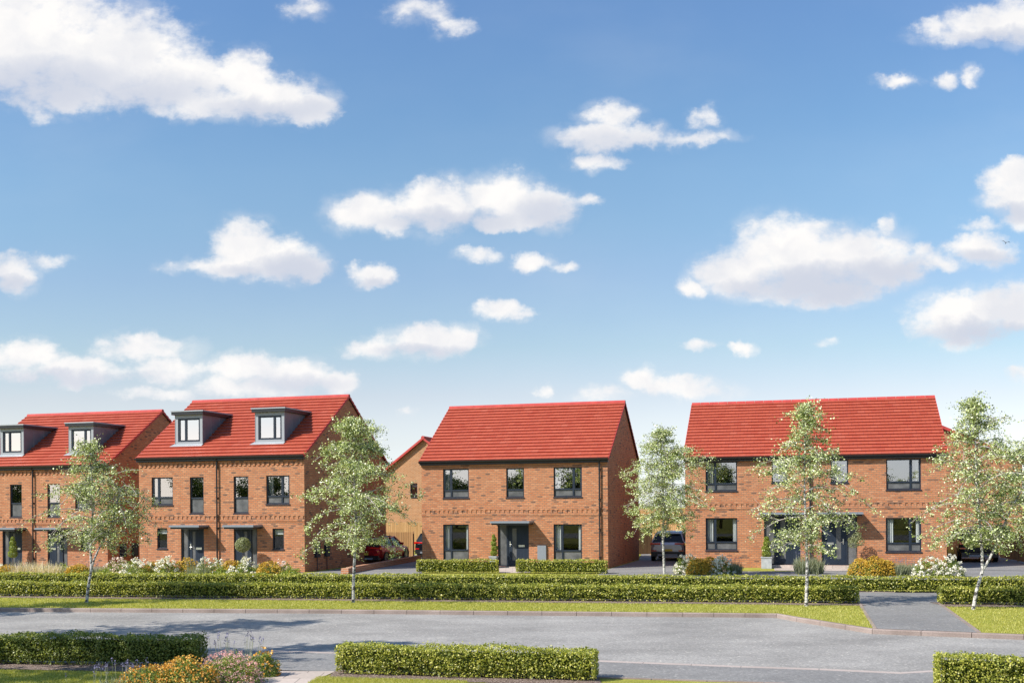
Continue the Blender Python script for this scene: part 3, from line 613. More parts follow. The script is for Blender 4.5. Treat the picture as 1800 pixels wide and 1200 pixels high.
# semi-detached pair with dormers ------------------------------------------------
x, y, a = HX['two']; WA, DA, HeA, HrA = 8.66, 9.41, 5.2875, 8.42; sh = .10
H2 = empty('semi_detached_houses', (x - .10*math.cos(a), y - .10*math.sin(a), 0), a, 'three-storey brick pair with two dormers, whole front in view, red car parked by its side', 'house', 'three-storey pairs with dormers')
wins = [(.59+sh,1.74+sh,3.09,4.39),(2.65+sh,3.38+sh,2.68,4.38),(4.96+sh,5.72+sh,2.68,4.38),(6.64+sh,7.82+sh,3.09,4.39),(.87+sh,1.42+sh,1.04,2.0),(6.94+sh,7.52+sh,1.03,1.98)]
doors = [(2.16+sh,3.38+sh,.06,2.05),(4.95+sh,6.16+sh,.06,2.05)]
tA = house_shell(H2, WA, DA, HeA, HrA, wins+doors, (2.30,2.62), (4.86,5.10))
window(H2, *wins[0], mull=(.32,), trans=.27, curtains='l'); window(H2, *wins[1], trans=.42); window(H2, *wins[2], trans=.42)
window(H2, *wins[3], mull=(.66,), trans=.27, curtains='l'); window(H2, *wins[4], blind=.28); window(H2, *wins[5], blind=.30)
front_door(H2, *doors[0], 'l'); front_door(H2, *doors[1], 'r')
canopy(H2, 2.08+sh, 3.66+sh, 2.13); canopy(H2, 4.87+sh, 6.45+sh, 2.13); downpipe(H2, 4.13+sh, HeA)
for v in (.95, 1.95): meter_box(H2, WA+.002, WA+.12, v, v+.42, .62, 1.28, pipe=[(WA+.05,v+.21,.62),(WA+.05,v+.21,0)])
def dormer(root, u0, u1, flip):
    v0 = .8; zt = 7.37; zb = HeA + (v0+.15)*tA + .02; zr = lambda v: HeA + (v+.15)*tA; vb = (zt - HeA)/tA - .15
    b = MB(); wu0, wu1, wz0, wz1 = u0+.15, u1-.13, zb+.17, zt-.16
    for q in ((u0,wu0,zb,zt),(wu1,u1,zb,zt),(wu0,wu1,zb,wz0),(wu0,wu1,wz1,zt)): b.face([(q[0],v0,q[2]),(q[1],v0,q[2]),(q[1],v0,q[3]),(q[0],v0,q[3])], 1)
    for xx, r in ((u0,True),(u1,False)):
        p = [(xx,v0,zr(v0)-.05),(xx,vb,zr(vb)-.05),(xx,vb,zt),(xx,v0,zt)]; b.face(p[::-1] if r else p, 0)
    b.box(u1-.001,u1+.012,v0-.012,v0+.05,zb,zt,1); b.box(u0-.012,u0+.001,v0-.012,v0+.05,zb,zt,1)
    for fr_ in ([(wu0,v0,wz0),(wu0,v0+.08,wz0),(wu0,v0+.08,wz1),(wu0,v0,wz1)][::-1], [(wu1,v0,wz0),(wu1,v0+.08,wz0),(wu1,v0+.08,wz1),(wu1,v0,wz1)], [(wu0,v0,wz0),(wu1,v0,wz0),(wu1,v0+.08,wz0),(wu0,v0+.08,wz0)]): b.face(fr_, 1)
    for k in (1, 2): vv = v0+(vb-v0)*k/3; b.box(u1+.0005,u1+.006,vv,vv+.012,zr(vv)+.02,zt-.01,1)
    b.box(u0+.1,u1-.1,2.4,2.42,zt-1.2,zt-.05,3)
    b.face([(u0-.28,v0-.20,zr(v0-.20)+.062),(u1+.04,v0-.20,zr(v0-.2)+.062),(u1+.04,v0+.02,zr(v0+.02)+.09),(u0-.05,v0+.02,zr(v0+.02)+.09)], 2)
    d = b.build('dormer', [CLAD, TRIM, TRIM, INSIDE], root)
    r = MB(); vr = vb+.30; r.box(u0-.11,u1+.13,v0-.16,vr,zt+.003,zt+.14,1); r.box(u0-.135,u1+.155,v0-.19,vr+.02,zt+.142,zt+.20,0); r.build('dormer_roof', [TRIM, BLACK], d)
    f = MB(); fw = .085; y0, y1 = v0+.03, v0+.09
    f.box(wu0,wu0+fw,y0,y1,wz0,wz1); f.box(wu1-fw,wu1,y0,y1,wz0,wz1); f.box(wu0+fw,wu1-fw,y0,y1,wz0,wz0+fw); f.box(wu0+fw,wu1-fw,y0,y1,wz1-fw,wz1)
    mu = wu0+(wu1-wu0)*(.34 if flip else .68); f.box(mu-.05,mu+.05,y0-.004,y1,wz0+fw,wz1-fw)
    f.face([(wu0+fw,v0+.07,wz0+fw),(wu1-fw,v0+.07,wz0+fw),(wu1-fw,v0+.07,wz1-fw),(wu0+fw,v0+.07,wz1-fw)], 1)
    f.build('dormer_window', [NAVY, GLASS_D], d)
dormer(H2, 1.36+sh, 2.83+sh, True); dormer(H2, 5.65+sh, 7.14+sh, False)
x, y, a = HX['one']
H1 = copy_tree(H2); H1.location = (x - .27*math.cos(a), y - .27*math.sin(a), -.15); H1.rotation_euler.z = a
H1['label'] = 'three-storey brick pair with two dormers, cut off by the left edge of the picture'
# detached house ------------------------------------------------
x, y, a = HX['mid']; WM, DM, HeM, HrM = 9.21, 8.73, 5.106, 8.12
HM = empty('detached_house', (x - .04*math.cos(a), y, 0), a, 'detached two-storey brick house with one central door and canopy, no dormers', 'house')
wins = [(1.10,2.42,3.34,4.74),(4.30,5.18,3.34,4.73),(6.63,7.99,3.34,4.73),(1.09,2.40,.28,2.06),(6.61,7.97,.28,2.06)]
doors = [(3.86,5.40,.05,2.08)]
house_shell(HM, WM, DM, HeM, HrM, wins+doors, (2.49,2.82), (4.83,4.93))
window(HM, *wins[0], mull=(.31,), trans=.26, curtains='l'); window(HM, *wins[1], trans=.26); window(HM, *wins[2], mull=(.69,), trans=.26, curtains='l')
window(HM, *wins[3], mull=(.31,), trans=.30, curtains='lr'); window(HM, *wins[4], mull=(.31,), trans=.30, curtains='lr')
front_door(HM, *doors[0], 'l'); canopy(HM, 3.74, 5.66, 2.20); downpipe(HM, 8.84, HeM)
meter_box(HM, 5.84, 6.26, -.10, -.002, .34, 1.06, m=GREY)
# right pair ------------------------------------------------
x, y, a = HX['three']; WC, DC, HeC, HrC = 11.47, 9.02, 5.106, 8.05
H3 = empty('semi_detached_houses', (x, y, 0), a, 'two-storey semi-detached brick pair behind birches, two doors side by side, no dormers', 'house')
wins = [(.95,2.40,3.56,4.93),(3.96,4.66,3.92,4.94),(6.57,7.33,3.88,4.92),(8.95,10.42,3.54,4.91),(.94,2.39,.80,2.30),(8.92,10.42,.76,2.28)]
doors = [(3.60,5.22,.14,2.46),(6.15,7.70,.14,2.46)]
house_shell(H3, WC, DC, HeC, HrC, wins+doors, (2.71,3.02), (4.95,5.02), ridge_gap=True)
window(H3, *wins[0], mull=(.31,), trans=.25, curtains='l'); window(H3, *wins[1]); window(H3, *wins[2]); window(H3, *wins[3], mull=(.70,), trans=.25, curtains='r')
window(H3, *wins[4], mull=(.31,), trans=.25, curtains='lr'); window(H3, *wins[5], mull=(.68,), trans=.25, curtains='lr')
front_door(H3, *doors[0], 'l'); front_door(H3, *doors[1], 'r'); canopy(H3, 3.38, 5.40, 2.53); canopy(H3, 5.90, 7.92, 2.53)
downpipe(H3, 5.66, HeC)
# houses behind ------------------------------------------------
def rear_house(px, Y, half, zap, zeave, a, brick, label, win=None, depth=9, rev=False):
    X = (px-900)/F*Y; c, s = math.cos(a), math.sin(a); root = empty('rear_house', (X - half*c, Y - half*s, 0), a, label, 'house'); Wd = 2*half
    b = MB(); zs = [(0,zeave)]; holes = [win] if win else []
    us = sorted({0, Wd, *[h[0] for h in holes], *[h[1] for h in holes]}); zz = sorted({0, zeave, *[h[2] for h in holes], *[h[3] for h in holes]})
    for i in range(len(us)-1):
        for j in range(len(zz)-1):
            uc, zc = (us[i]+us[i+1])/2, (zz[j]+zz[j+1])/2
            if any(h[0]<uc<h[1] and h[2]<zc<h[3] for h in holes): continue
            b.face([(us[i],0,zz[j]),(us[i+1],0,zz[j]),(us[i+1],0,zz[j+1]),(us[i],0,zz[j+1])])
    b.face([(0,0,zeave),(Wd,0,zeave),(half,0,zap)]); b.face([(0,depth,0),(0,0,0),(0,0,zeave),(0,depth,zeave)]); b.face([(Wd,0,0),(Wd,depth,0),(Wd,depth,zeave),(Wd,0,zeave)]); b.face([(Wd,depth,0),(0,depth,0),(0,depth,zeave),(half,depth,zap),(Wd,depth,zeave)])
    sl_ = (zap-zeave)/half; L = math.hypot(half, zap-zeave)
    for sgn in (1,-1):                              # brick verge course just under the roof edge
        p = [(half - sgn*half, zeave-.30),(half - sgn*half, zeave-.12),(half, zap-.12),(half, zap-.30)]
        f_ = [(q[0], -.03, q[1]) for q in p]; b.face(f_ if sgn < 0 else f_[::-1])
        g_ = [(p[0][0],-.001,p[0][1]),(p[3][0],-.001,p[3][1]),(p[3][0],-.03,p[3][1]),(p[0][0],-.03,p[0][1])]; b.face(g_)
    b.build('wall', brick, root)
    r = MB(); n = round(L/.29); e = .25
    for sgn in (1,-1):
        for i in range(-1, n):
            t0, t1 = i/n, (i+1.04)/n
            pa = (half - sgn*half*(1-t0), zeave+(zap-zeave)*t0+.09); pb = (half - sgn*half*(1-min(t1,1)), zeave+(zap-zeave)*min(t1,1)+.05)
            q = [(pa[0],-e,pa[1]),(pb[0],-e,pb[1]),(pb[0],depth+e,pb[1]),(pa[0],depth+e,pa[1])]; uv = [(-e,i),(-e,i+1),(depth,i+1),(depth,i)]
            r.face(q if sgn < 0 else q[::-1], 0, uv if sgn < 0 else uv[::-1]); w = [(pa[0],-e,pa[1]-.05),(pa[0],depth+e,pa[1]-.05),(pa[0],depth+e,pa[1]),(pa[0],-e,pa[1])]; r.face(w if sgn > 0 else w[::-1], 0)
        pa = (half - sgn*half*(1+1/n), zeave-(zap-zeave)/n); 
        f_ = [(pa[0],-e,pa[1]-.08),(half,-e,zap-.08),(half,-e,zap+.09),(pa[0],-e,pa[1]+.10)]; r.face(f_ if sgn < 0 else f_[::-1], 1)
        g_ = [(pa[0],-e,pa[1]-.08),(half,-e,zap-.08),(half,depth,zap-.08),(pa[0],depth,pa[1]-.08)]; r.face(g_ if sgn > 0 else g_[::-1], 1)
    rf = r.build('roof', [TILE, TILE_EDGE], root)
    t = MB(); t.tube([(half,-e-.02,zap+.05),(half,depth+e,zap+.05)], .13, 8); t.build('ridge_tiles', TILE_EDGE, rf)
    if win: window(root, *win, blind=.25)
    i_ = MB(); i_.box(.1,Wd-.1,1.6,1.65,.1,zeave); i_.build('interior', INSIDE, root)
    return root
rear_house(746, 75, 4.0, 7.75, 4.75, -.28, BRICK3, 'buff brick gable house standing behind, between the dormered pair and the detached house', (2.95,3.48,3.62,4.62), 9)
rear_house(1606, 62, 5.9, 8.05, 5.35, -.20, BRICK, 'brick gable house behind the rightmost birch, its red roof edge sloping down to the right', None, 9)

# ---------------------------------------------------------------- fences and walls
def fence(name, p, q, h, label, m=WOOD, posts=1.8, z0=0):
    L = math.dist(p, q); a = math.atan2(q[1]-p[1], q[0]-p[0]); r = empty(name, (p[0], p[1], z0), a, label, 'fence')
    b = MB(); n = int(L/.125); rr = random.Random(int(L*100))
    for i in range(n): zt = h + rr.uniform(-.008,.008); b.box(i*L/n+.003, (i+1)*L/n-.003, -.012-rr.uniform(0,.012), .01, .06, zt)
    b.build('boards', m, r); b = MB(); b.box(0,L,.012,.06,.35,.43); b.box(0,L,.012,.06,h-.4,h-.32); b.build('rail', m, r)
    k = max(1, round(L/posts))
    for i in range(k+1): b = MB(); b.box(L*i/k-.05, L*i/k+.05, .062, .16, 0, h+.05); b.build('post', m, r)
    return r
def pos(px, Y): return ((px-900)/F*Y, Y)
fence('timber_fence', pos(655,71), pos(750,70), 1.93, 'sunlit pale timber fence below the buff gable house, upper one of the two', WOOD)
fence('timber_fence', pos(655,61.9), pos(725.5,61.7), 1.47, 'shaded timber fence right behind the red car')
fence('timber_fence', (-3.55+5.4, 59.2), (pos(1146,63)[0], 63), 1.62, 'narrow shaded timber fence running back from the detached house')
fence('timber_fence', pos(1140,66), pos(1225,64), 1.95, 'pale timber fence behind the grey parked car')
fence('timber_fence', pos(1208,75), pos(1120,76), 2.7, 'taller pale timber fence further behind the grey parked car', WOOD)
fence('timber_fence', pos(232,62), pos(246,60.3), 1.75, 'sliver of timber fence in the gap between the two dormered pairs', WOODB)
fence('timber_fence', pos(1663,60), pos(1762,59), 1.7, 'brown timber fence behind the black parked car', WOODB)
fence('timber_fence', pos(1757,56.5), pos(1835,48), 1.45, 'brown timber fence nearest the right edge, in front of the paler one', WOODB)
fence('timber_fence', pos(1766,66), pos(1860,62), 2.25, 'tall pale timber fence at the right edge, behind the brown one', WOOD)
def garden_wall(p, q, h, w, label):
    L = math.dist(p, q); a = math.atan2(q[1]-p[1], q[0]-p[0]); b = MB(); b.box(0,L,-w/2,w/2,-.1,h-.07); b.box(-.15,.25,-w/2-.06,w/2+.06,-.1,h-.02)
    n = int(L/.085)
    for i in range(n): b.box(i*L/n+.004, (i+1)*L/n-.004, -w/2-.008, w/2+.008, h-.068, h+.0) if i*L/n > .26 else None
    o = b.build('garden_wall', BRICK2); o.location = (p[0], p[1], 0); o.rotation_euler.z = a; return tag(o, label, 'wall')
garden_wall(Gp(608,1008), Gp(737,984), .27, .22, 'low brick garden wall beside the red parked car')

# ---------------------------------------------------------------- cars
def car(name, label, loc, rz, paint, W_=1.82, H_=1.5, L_=4.45, plate=None, lights='thin'):
    r = empty(name, (loc[0], loc[1], 0), rz, label, 'car')
    hw = W_/2; sz = H_/1.5
    st = [(0,.80,.50,.78),(.05,.93,.30,.90),(.30,.98,.24,.97),(.9,1,.24,.98),(1.9,1,.24,.95),(2.9,1,.24,.93),(3.5,.985,.24,.90),(4.05,.93,.26,.80),(4.35,.84,.30,.66),(4.45,.66,.38,.56)]
    b = MB(); rings = []
    for yy, k, zl, zs in st:
        w = hw*k; zl *= sz; zs *= sz; m_ = (zl+zs)/2
        half = [(w*.86,zl),(w*.97,zl+.07),(w*.995,m_-.05),(w,m_+.06),(w*.965,zs-.09),(w*.90,zs),(w*.45,zs+.035)]
        rings.append([(x_, yy*L_/4.45, z_) for x_, z_ in half] + [(-x_, yy*L_/4.45, z_) for x_, z_ in half[::-1]])
    for i in range(len(rings)-1):
        n = len(rings[i])
        for k in range(n): b.face([rings[i][k], rings[i+1][k], rings[i+1][(k+1)%n], rings[i][(k+1)%n]], smooth=True)
    b.face(rings[0]); b.face(rings[-1][::-1])
    # roof panel and pillars
    gp = [(.14,.95,.99),(.52,.80,1.36),(.95,.77,1.47),(1.8,.77,1.50),(2.5,.77,1.44),(3.30,.90,.97)]
    gb = .885*hw
    def gpt(i, sx): yy, k, z_ = gp[i]; return (sx*hw*k*.90, yy*L_/4.45, z_*sz)
    for i in range(1, 4): b.face([gpt(i,-1), gpt(i,1), gpt(i+1,1), gpt(i+1,-1)], smooth=True)
    b.box(-hw*.62,hw*.62,.40,.56,1.375*sz,1.40*sz)                    # rear spoiler
    base = lambda yy, sx: (sx*gb, yy*L_/4.45, .955*sz)
    def pillar(p, q, w=.045): b.tube([p, q], w, 5)
    for sx in (-1, 1):
        pillar(gpt(1,sx), base(.22,sx), .05); pillar(gpt(4,sx), base(3.25,sx), .04); pillar(gpt(3,sx), base(1.95,sx), .035); pillar(gpt(1,sx), gpt(4,sx), .035); pillar(gpt(2,sx), base(.95,sx), .04)
    bd = b.build('body', paint, r)
    g = MB()
    for sx in (-1, 1):
        P_ = [(sx*gb*1.0,.30,.93*sz),(sx*gb,3.2*L_/4.45,.93*sz)] + [tuple(Vector(gpt(i,sx))*1) for i in (4,3,2,1)]
        P_ = [(p[0]*.985, p[1], p[2]-.01) for p in P_]; g.face(P_ if sx > 0 else P_[::-1])
    g.face([(-gb*.96,.13,.93*sz),(gb*.96,.13,.93*sz),(gpt(1,1)[0]*.98,gpt(1,1)[1]-.02,gpt(1,1)[2]-.02),(gpt(1,-1)[0]*.98,gpt(1,-1)[1]-.02,gpt(1,-1)[2]-.02)])
    g.face([(gb*.96,3.3*L_/4.45,.93*sz),(-gb*.96,3.3*L_/4.45,.93*sz),gpt(4,-1),gpt(4,1)])
    g.build('car_glass', CARGLASS, r)
    t = MB(); t.box(-hw*.90,hw*.90,-.05,.25,.24*sz,.46*sz); t.box(-hw*.55,hw*.55,-.062,-.045,.26*sz,.36*sz,1)
    for sx in (-1,1):
        for yy in (.85, 3.55): t.disc_stack([(.0,0),(.385*sz,0),(.385*sz,.015)], 20, 0, (sx*hw*.99 - (0 if sx>0 else .015), yy*L_/4.45, .34*sz), 'x')
        t.box(*( (hw*.985,hw*1.005) if sx>0 else (-hw*1.005,-hw*.985)), 1.25,3.05,.22*sz,.32*sz)
    t.build('bumper', [BLACK, GREY], r)
    for sx in (-1,1):
        l = MB()
        if lights == 'thin': l.box(*sorted((sx*hw*.40,sx*hw*.93)),-.02,.12,.84*sz,.91*sz); l.box(*sorted((sx*hw*.90,sx*hw*.975)),-.0,.30,.80*sz,.92*sz); l.box(*sorted((sx*hw*.62,sx*hw*.9)),-.055,-.045,.50*sz,.55*sz)
        else: l.box(*sorted((sx*hw*.55,sx*hw*.95)),-.02,.15,.82*sz,.93*sz); l.box(*sorted((sx*hw*.66,sx*hw*.93)),-.03,.1,.62*sz,.68*sz)
        l.build('tail_light', RED, r)
        mi = MB(); mi.box(*sorted((sx*hw*.93,sx*hw*1.15)),2.72,2.84,.98*sz,1.10*sz); mi.build('wing_mirror', paint, r)
        for yy in (.85, 3.55):
            w_ = MB(); w_.disc_stack([(.20*sz,-.10),(.31*sz,-.11),(.335*sz,-.08),(.335*sz,.08),(.31*sz,.115),(.22*sz,.105)], 22, 0, (sx*(hw-.10),yy*L_/4.45,.335*sz), 'x'); wo_ = w_.build('wheel', BLACK, r)
            q = MB(); cx = sx*(hw-.10)+sx*.10
            q.disc_stack([(.0,.0),(.06*sz,.0),(.07*sz,.0)], 10, 0, (cx,yy*L_/4.45,.335*sz), 'x'); q.disc_stack([(.195*sz,.0),(.222*sz,.0)], 22, 0, (cx,yy*L_/4.45,.335*sz), 'x')
            for s5 in range(5):
                an = s5*2*math.pi/5; c_, s__ = math.cos(an), math.sin(an); o1 = (yy*L_/4.45, .335*sz)
                def rp(rr_, tt): return (cx, o1[0]+rr_*c_-tt*s__, o1[1]+rr_*s__+tt*c_)
                q.face([rp(.05,-.03),rp(.2*sz,-.018),rp(.2*sz,.018),rp(.05,.03)]); 
            q.build('rim', RIM, wo_)
    p = MB(); p.box(-.26,.26,-.068,-.058,.50*sz,.61*sz) if lights == 'thin' else p.box(-.26,.26,-.03,-.018,.70*sz,.81*sz); p.build('number_plate', plate or PLATE, r)
    return r
def carpaint(name, c): return mat(name, c, .32, metal=.55, spec=.3, coat=.08, build=lambda nt, b: nt.links.new(ramp(nt, noise(nt, 2, 3), [(.3, tuple(v*.92 for v in c)), (.7, tuple(v*1.08 for v in c))]), b.inputs['Base Color']))
CARGLASS = mat('tinted_car_glass', (.02,.025,.03), .08, spec=.25)
RED = mat('red_lens', (.62,.012,.010), .15, spec=.8, coat=.6)
RIM = mat('alloy_rim', (.30,.30,.31), .3, metal=.8)
PLATE = mat('yellow_plate', (.62,.48,.06), .5)
pr = Gp(681,990)
ax = Vector((math.cos(-.28), math.sin(-.28)))
fw = Vector((-math.sin(-.28), math.cos(-.28)))
c0 = Vector(pr) - ax*.93 - fw*.85
car('parked_car', 'dark red parked car with tinted windows, seen from behind beside the low brick wall', c0, -.28, carpaint('maroon_paint', (.34,.014,.024)), H_=1.42)
car('parked_car', 'dark parked car mostly hidden by the detached house, only its rear corner showing', (pos(742,60.9)[0]+.35, 61.0), -.28, carpaint('navy_paint', (.012,.014,.022)), H_=1.5)
car('parked_car', 'metallic grey parked car seen squarely from behind on the driveway', (pos(1171,56)[0], 55.6), -.27, carpaint('gunmetal_paint', (.42,.43,.46)), W_=1.86, H_=1.56)
car('parked_car', 'black parked car behind the rightmost birch', (pos(1722,52.2)[0], 52.2), -.20, carpaint('black_paint', (.012,.013,.018)), W_=1.9, H_=1.62, lights='tall')

# ---------------------------------------------------------------- hedges
def hedge(p, q, h, t, label, dens=650, size=.05, m=None, seed=1, name='hedge', group=None):
    """p-q is the base line on the viewer's side; the hedge lies behind it"""
    L = math.dist(p, q); a = math.atan2(q[1]-p[1], q[0]-p[0]); r = empty(name, (p[0], p[1], 0), a, label, 'hedge', group)
    rng = np.random.default_rng(seed)
    def wob(x, ph): return .022*np.sin(x*2.1+ph)+.016*np.sin(x*5.3+ph*2)+.012*np.sin(x*11.7+ph*3)
    P_ = []; O_ = []
    nf = int(L*h*dens); x = rng.uniform(0, L, nf); z = rng.uniform(.02, h, nf); dep = np.abs(rng.normal(0, .045, nf))
    clump = .03*np.sin(x*7+3*np.sin(z*9)) * np.sin(z*12+x*3)
    y = wob(x, z*2) - .02 + dep + clump*.8 + np.where(z < .16, .05, 0)
    P_.append(np.stack([x, y, z], 1)); O_.append(np.tile([0,-1.0,.35], (nf,1)))
    nt_ = int(L*t*dens*1.1); x = rng.uniform(0, L, nt_); y = rng.uniform(0, t, nt_); z = h + wob(x, 1.0+y*4) + rng.normal(.0, .018, nt_) + np.where(rng.random(nt_) > .93, .05, 0)*rng.random(nt_)
    P_.append(np.stack([x, y, z], 1)); O_.append(np.tile([0,-.2,1.1], (nt_,1)))
    nb = int(L*h*dens*.45); x = rng.uniform(0, L, nb); P_.append(np.stack([x, t - wob(x, 2.0) - np.abs(rng.normal(0,.04,nb)), rng.uniform(.05,h,nb)], 1)); O_.append(np.tile([0,1.0,.3], (nb,1)))
    for xe, s_ in ((0,-1),(L,1)):
        ne = int(t*h*dens*1.3); P_.append(np.stack([xe + s_*(-np.abs(rng.normal(0,.04,ne))+.02), rng.uniform(0,t,ne), rng.uniform(.05,h,ne)], 1)); O_.append(np.tile([s_*1.0,0,.3], (ne,1)))
    ni = int(L*dens*.35); P_.append(np.stack([rng.uniform(0.03,L-.03,ni), rng.uniform(.05,t-.05,ni), rng.uniform(.12,h-.04,ni)], 1)); O_.append(np.zeros((ni,3)))
    P_ = np.concatenate(P_); O_ = np.concatenate(O_)
    leaves('foliage', P_, size, m or L_HEDGE, r, seed=seed, outward=O_*.9, asp=.7)
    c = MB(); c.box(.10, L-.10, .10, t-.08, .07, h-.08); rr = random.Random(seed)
    core = c.build('shade_core', CORE, r)  # solid dark box, the hedge's inner shade painted behind the leaves
    s = MB(); n = int(L/.14)
    for i in range(n):
        xx = (i+.5)*L/n + rr.uniform(-.05,.05); yy = t*.5 + rr.uniform(-.12,.12)
        for k in range(2 if size < .045 else 1): s.tube([(xx,yy,-.02),(xx+rr.uniform(-.08,.08),yy+rr.uniform(-.12,.08),h*.55)], [.011,.005], 4, cap=False)
    s.build('stems', STEM, r)
    return r
hd = lambda x: (x, far_hedge_y(x))
hedge(hd(-19.5), Gp(1510,1061), .46, .52, 'long clipped green hedge along the verge, front row, left of the drive crossing', dens=950, size=.05, seed=3)
hedge(Gp(1655,1062.5), hd(18.5), .47, .52, 'clipped green hedge along the verge right of the drive crossing', dens=950, size=.05, seed=4)
hedge((-21.5, hB(-21.5)), (19.5, hB(19.5)), .475, .5, 'longest clipped green hedge, back row in front of the house gardens, running unbroken across', dens=750, size=.055, seed=5)
hedge(pos(731,46.7), pos(873,46.3), .56, .5, 'short low hedge under the left windows of the detached house', dens=700, size=.055, seed=6)
hedge(pos(906,46.2), pos(1064,45.2), .56, .5, 'short low hedge under the right windows of the detached house', dens=700, size=.055, seed=7)
hedge(Gp(-120,1166), Gp(345,1172.3), .52, .5, 'dark green near hedge in the bottom left corner', dens=2600, size=.034, m=L_HEDGE2, seed=8)
hedge(Gp(590,1185), Gp(1044,1198), .475, .5, 'near rectangular hedge in the middle of the bottom edge', dens=2600, size=.034, seed=9)
hedge(Gp(1650,1217), Gp(2080,1232), .53, .5, 'near hedge in the bottom right corner', dens=2600, size=.034, seed=10)
for p_, q_ in ((Gp(-120,1174), Gp(365,1181)), (Gp(575,1191), Gp(1060,1205)), (Gp(1640,1224), Gp(2080,1240))):
    rr = random.Random(int(p_[0]*10)); n_ = 40; lo = [(p_[0]+(q_[0]-p_[0])*i/n_, p_[1]+(q_[1]-p_[1])*i/n_+rr.uniform(-.03,.04)) for i in range(n_+1)]
    hi = [(x_, y_+.75) for x_, y_ in lo]
    sheet('mulch_bed', lo + hi[::-1], .004, SOIL)

# ---------------------------------------------------------------- birches
def birch(loc, H_, Wd, clear, label, seed, nleaf=7000, lean=(0,0), fork=None, size=.051, name='birch_tree', wide=.34, m=None, group='young white-barked birches', r0=.047):
    r = empty(name, (loc[0], loc[1], 0), 0, label, 'tree', group); rr = random.Random(seed); rng = np.random.default_rng(seed)
    mats_ = MB(); tw = MB(); anchors = []
    def stem(p0, p1, r0_, n=9, bend=.06, nxt=1.0):
        pts = []; 
        for i in range(n+1):
            t = i/n; pts.append(Vector(p0).lerp(Vector(p1), t) + Vector((math.sin(t*5+seed)*bend*math.sin(t*math.pi), math.cos(t*4+seed)*bend*math.sin(t*math.pi), 0)))
        mats_.tube(pts, [r0_*(1-.86*i/n)+.004 for i in range(n+1)], 8, cap=False); return pts
    top = Vector((lean[0], lean[1], H_)); stems = []
    if fork:
        zf, bx, fx, fz = fork                          # fork height, x of the fork, tip of the second limb
        fp = Vector((bx, 0, zf)); low = [Vector((0,0,-.05)), Vector((bx*.35,0,zf*.45)), fp]
        mats_.tube(low, [r0*1.15, r0, r0*.9], 8, cap=False); stems.append((stem(fp, top, r0*.85), zf)); stems.append((stem(fp, Vector((fx, rr.uniform(-.3,.3), fz)), r0*.7, bend=.10), zf))
    else: stems.append((stem((0,0,-.05), top, r0), 0))
    prof = lambda t: (min(1, .62+.38*t/wide) if t < wide else max(.05, (1-(t-wide)/(1-wide))**.80))
    nb = 64
    for si, (pts, zf) in enumerate(stems):
        tips = pts[-1]; z0 = max(clear, zf+.3)
        k_n = nb if si == 0 else nb//2
        for k in range(k_n):
            t = (k+.5)/k_n; z = z0 + (tips.z - z0)*t
            for i in range(len(pts)-1):
                if pts[i].z <= z <= pts[i+1].z: f_ = (z-pts[i].z)/(pts[i+1].z-pts[i].z); b0 = pts[i].lerp(pts[i+1], f_); break
            else: continue
            tt = (z-clear)/(H_-clear); Lb = Wd/2*prof(max(.02,tt))*rr.uniform(.50,1.18)*(1 if si == 0 else .72)
            az = k*2.399+rr.uniform(-.7,.7)+si; el = R(rr.uniform(12,58)); dr_ = Vector((math.cos(az), math.sin(az), 0))
            bp = []; m_ = 6
            for j in range(m_+1):
                u = j/m_; bp.append(b0 + dr_*(Lb*u) + Vector((0,0, Lb*math.tan(el)*u*.75 - Lb*.62*u*u)) + Vector((rr.uniform(-.02,.02),rr.uniform(-.02,.02),0)))
            tw.tube(bp, [.017*(1-.8*j/m_)+.002 for j in range(m_+1)], 4, cap=False)
            for j in range(1, m_+1):
                for s_ in range(3):
                    d2 = Vector((rr.gauss(0,1), rr.gauss(0,1), rr.uniform(-.5,.55))).normalized(); ln = rr.uniform(.12,.48)*(1 if j < m_ else .8)
                    e_ = bp[j] + d2*ln*(.7+.3*Wd/3.2); 
                    if s_ < 2: tw.tube([bp[j], e_], [.005,.0015], 3, cap=False)
                    anchors.append((bp[j], e_, .6+.4*j/m_))
    # leaf clusters on twigs, unevenly filled so gaps remain
    A = np.array([[*a_, *e_] for a_, e_, w_ in anchors]); w = np.array([w_ for *_, w_ in anchors]) * rng.uniform(.25,1.7,len(anchors))**1.2
    idx = rng.choice(len(A), nleaf, p=w/w.sum()); u = rng.uniform(.15,1.15,nleaf)[:,None]
    pts_ = A[idx,:3]*(1-u)+A[idx,3:]*u + rng.normal(0,.045,(nleaf,3)) - np.abs(rng.normal(0,.04,(nleaf,1)))*np.array([0,0,1.0])
    mats_.build('trunk', BARK, r); tw.build('branches', TWIG, r); leaves('crown', pts_, size, m or L_BIRCH, r, up=.5, seed=seed, asp=.75, outward=np.tile([-.25,-.35,.2],(nleaf,1)))
    return r
birch(Gp(152,1059), 4.95, 4.0, 1.75, 'birch forking low down, in front of the leftmost dormered pair', 11, 18500, (.10,.1), (1.05,.16,1.15,3.6))
birch(Gp(621,1059), 5.60, 4.3, 1.7, 'full-crowned birch with straight trunk, left of the detached house, before the red car', 12, 27000, (.05,.1))
birch(pos(1167,43), 5.95, 4.8, 1.95, 'dense twin-stemmed birch between the detached house and the right-hand pair, before the grey car', 13, 30000, (-.05,.1), (1.5,-.05,.62,5.2), size=.055)
birch(Gp(1417,1065), 5.75, 3.4, 1.55, 'sparse slender birch in front of the two side-by-side doors', 14, 16500, (.06,.1), wide=.38)
birch(Gp(1710,1071), 5.75, 3.4, 1.75, 'leaning forked birch right of the drive crossing, rightmost of the row', 15, 24000, (.12,.1), (1.05,.27,2.1,4.3))
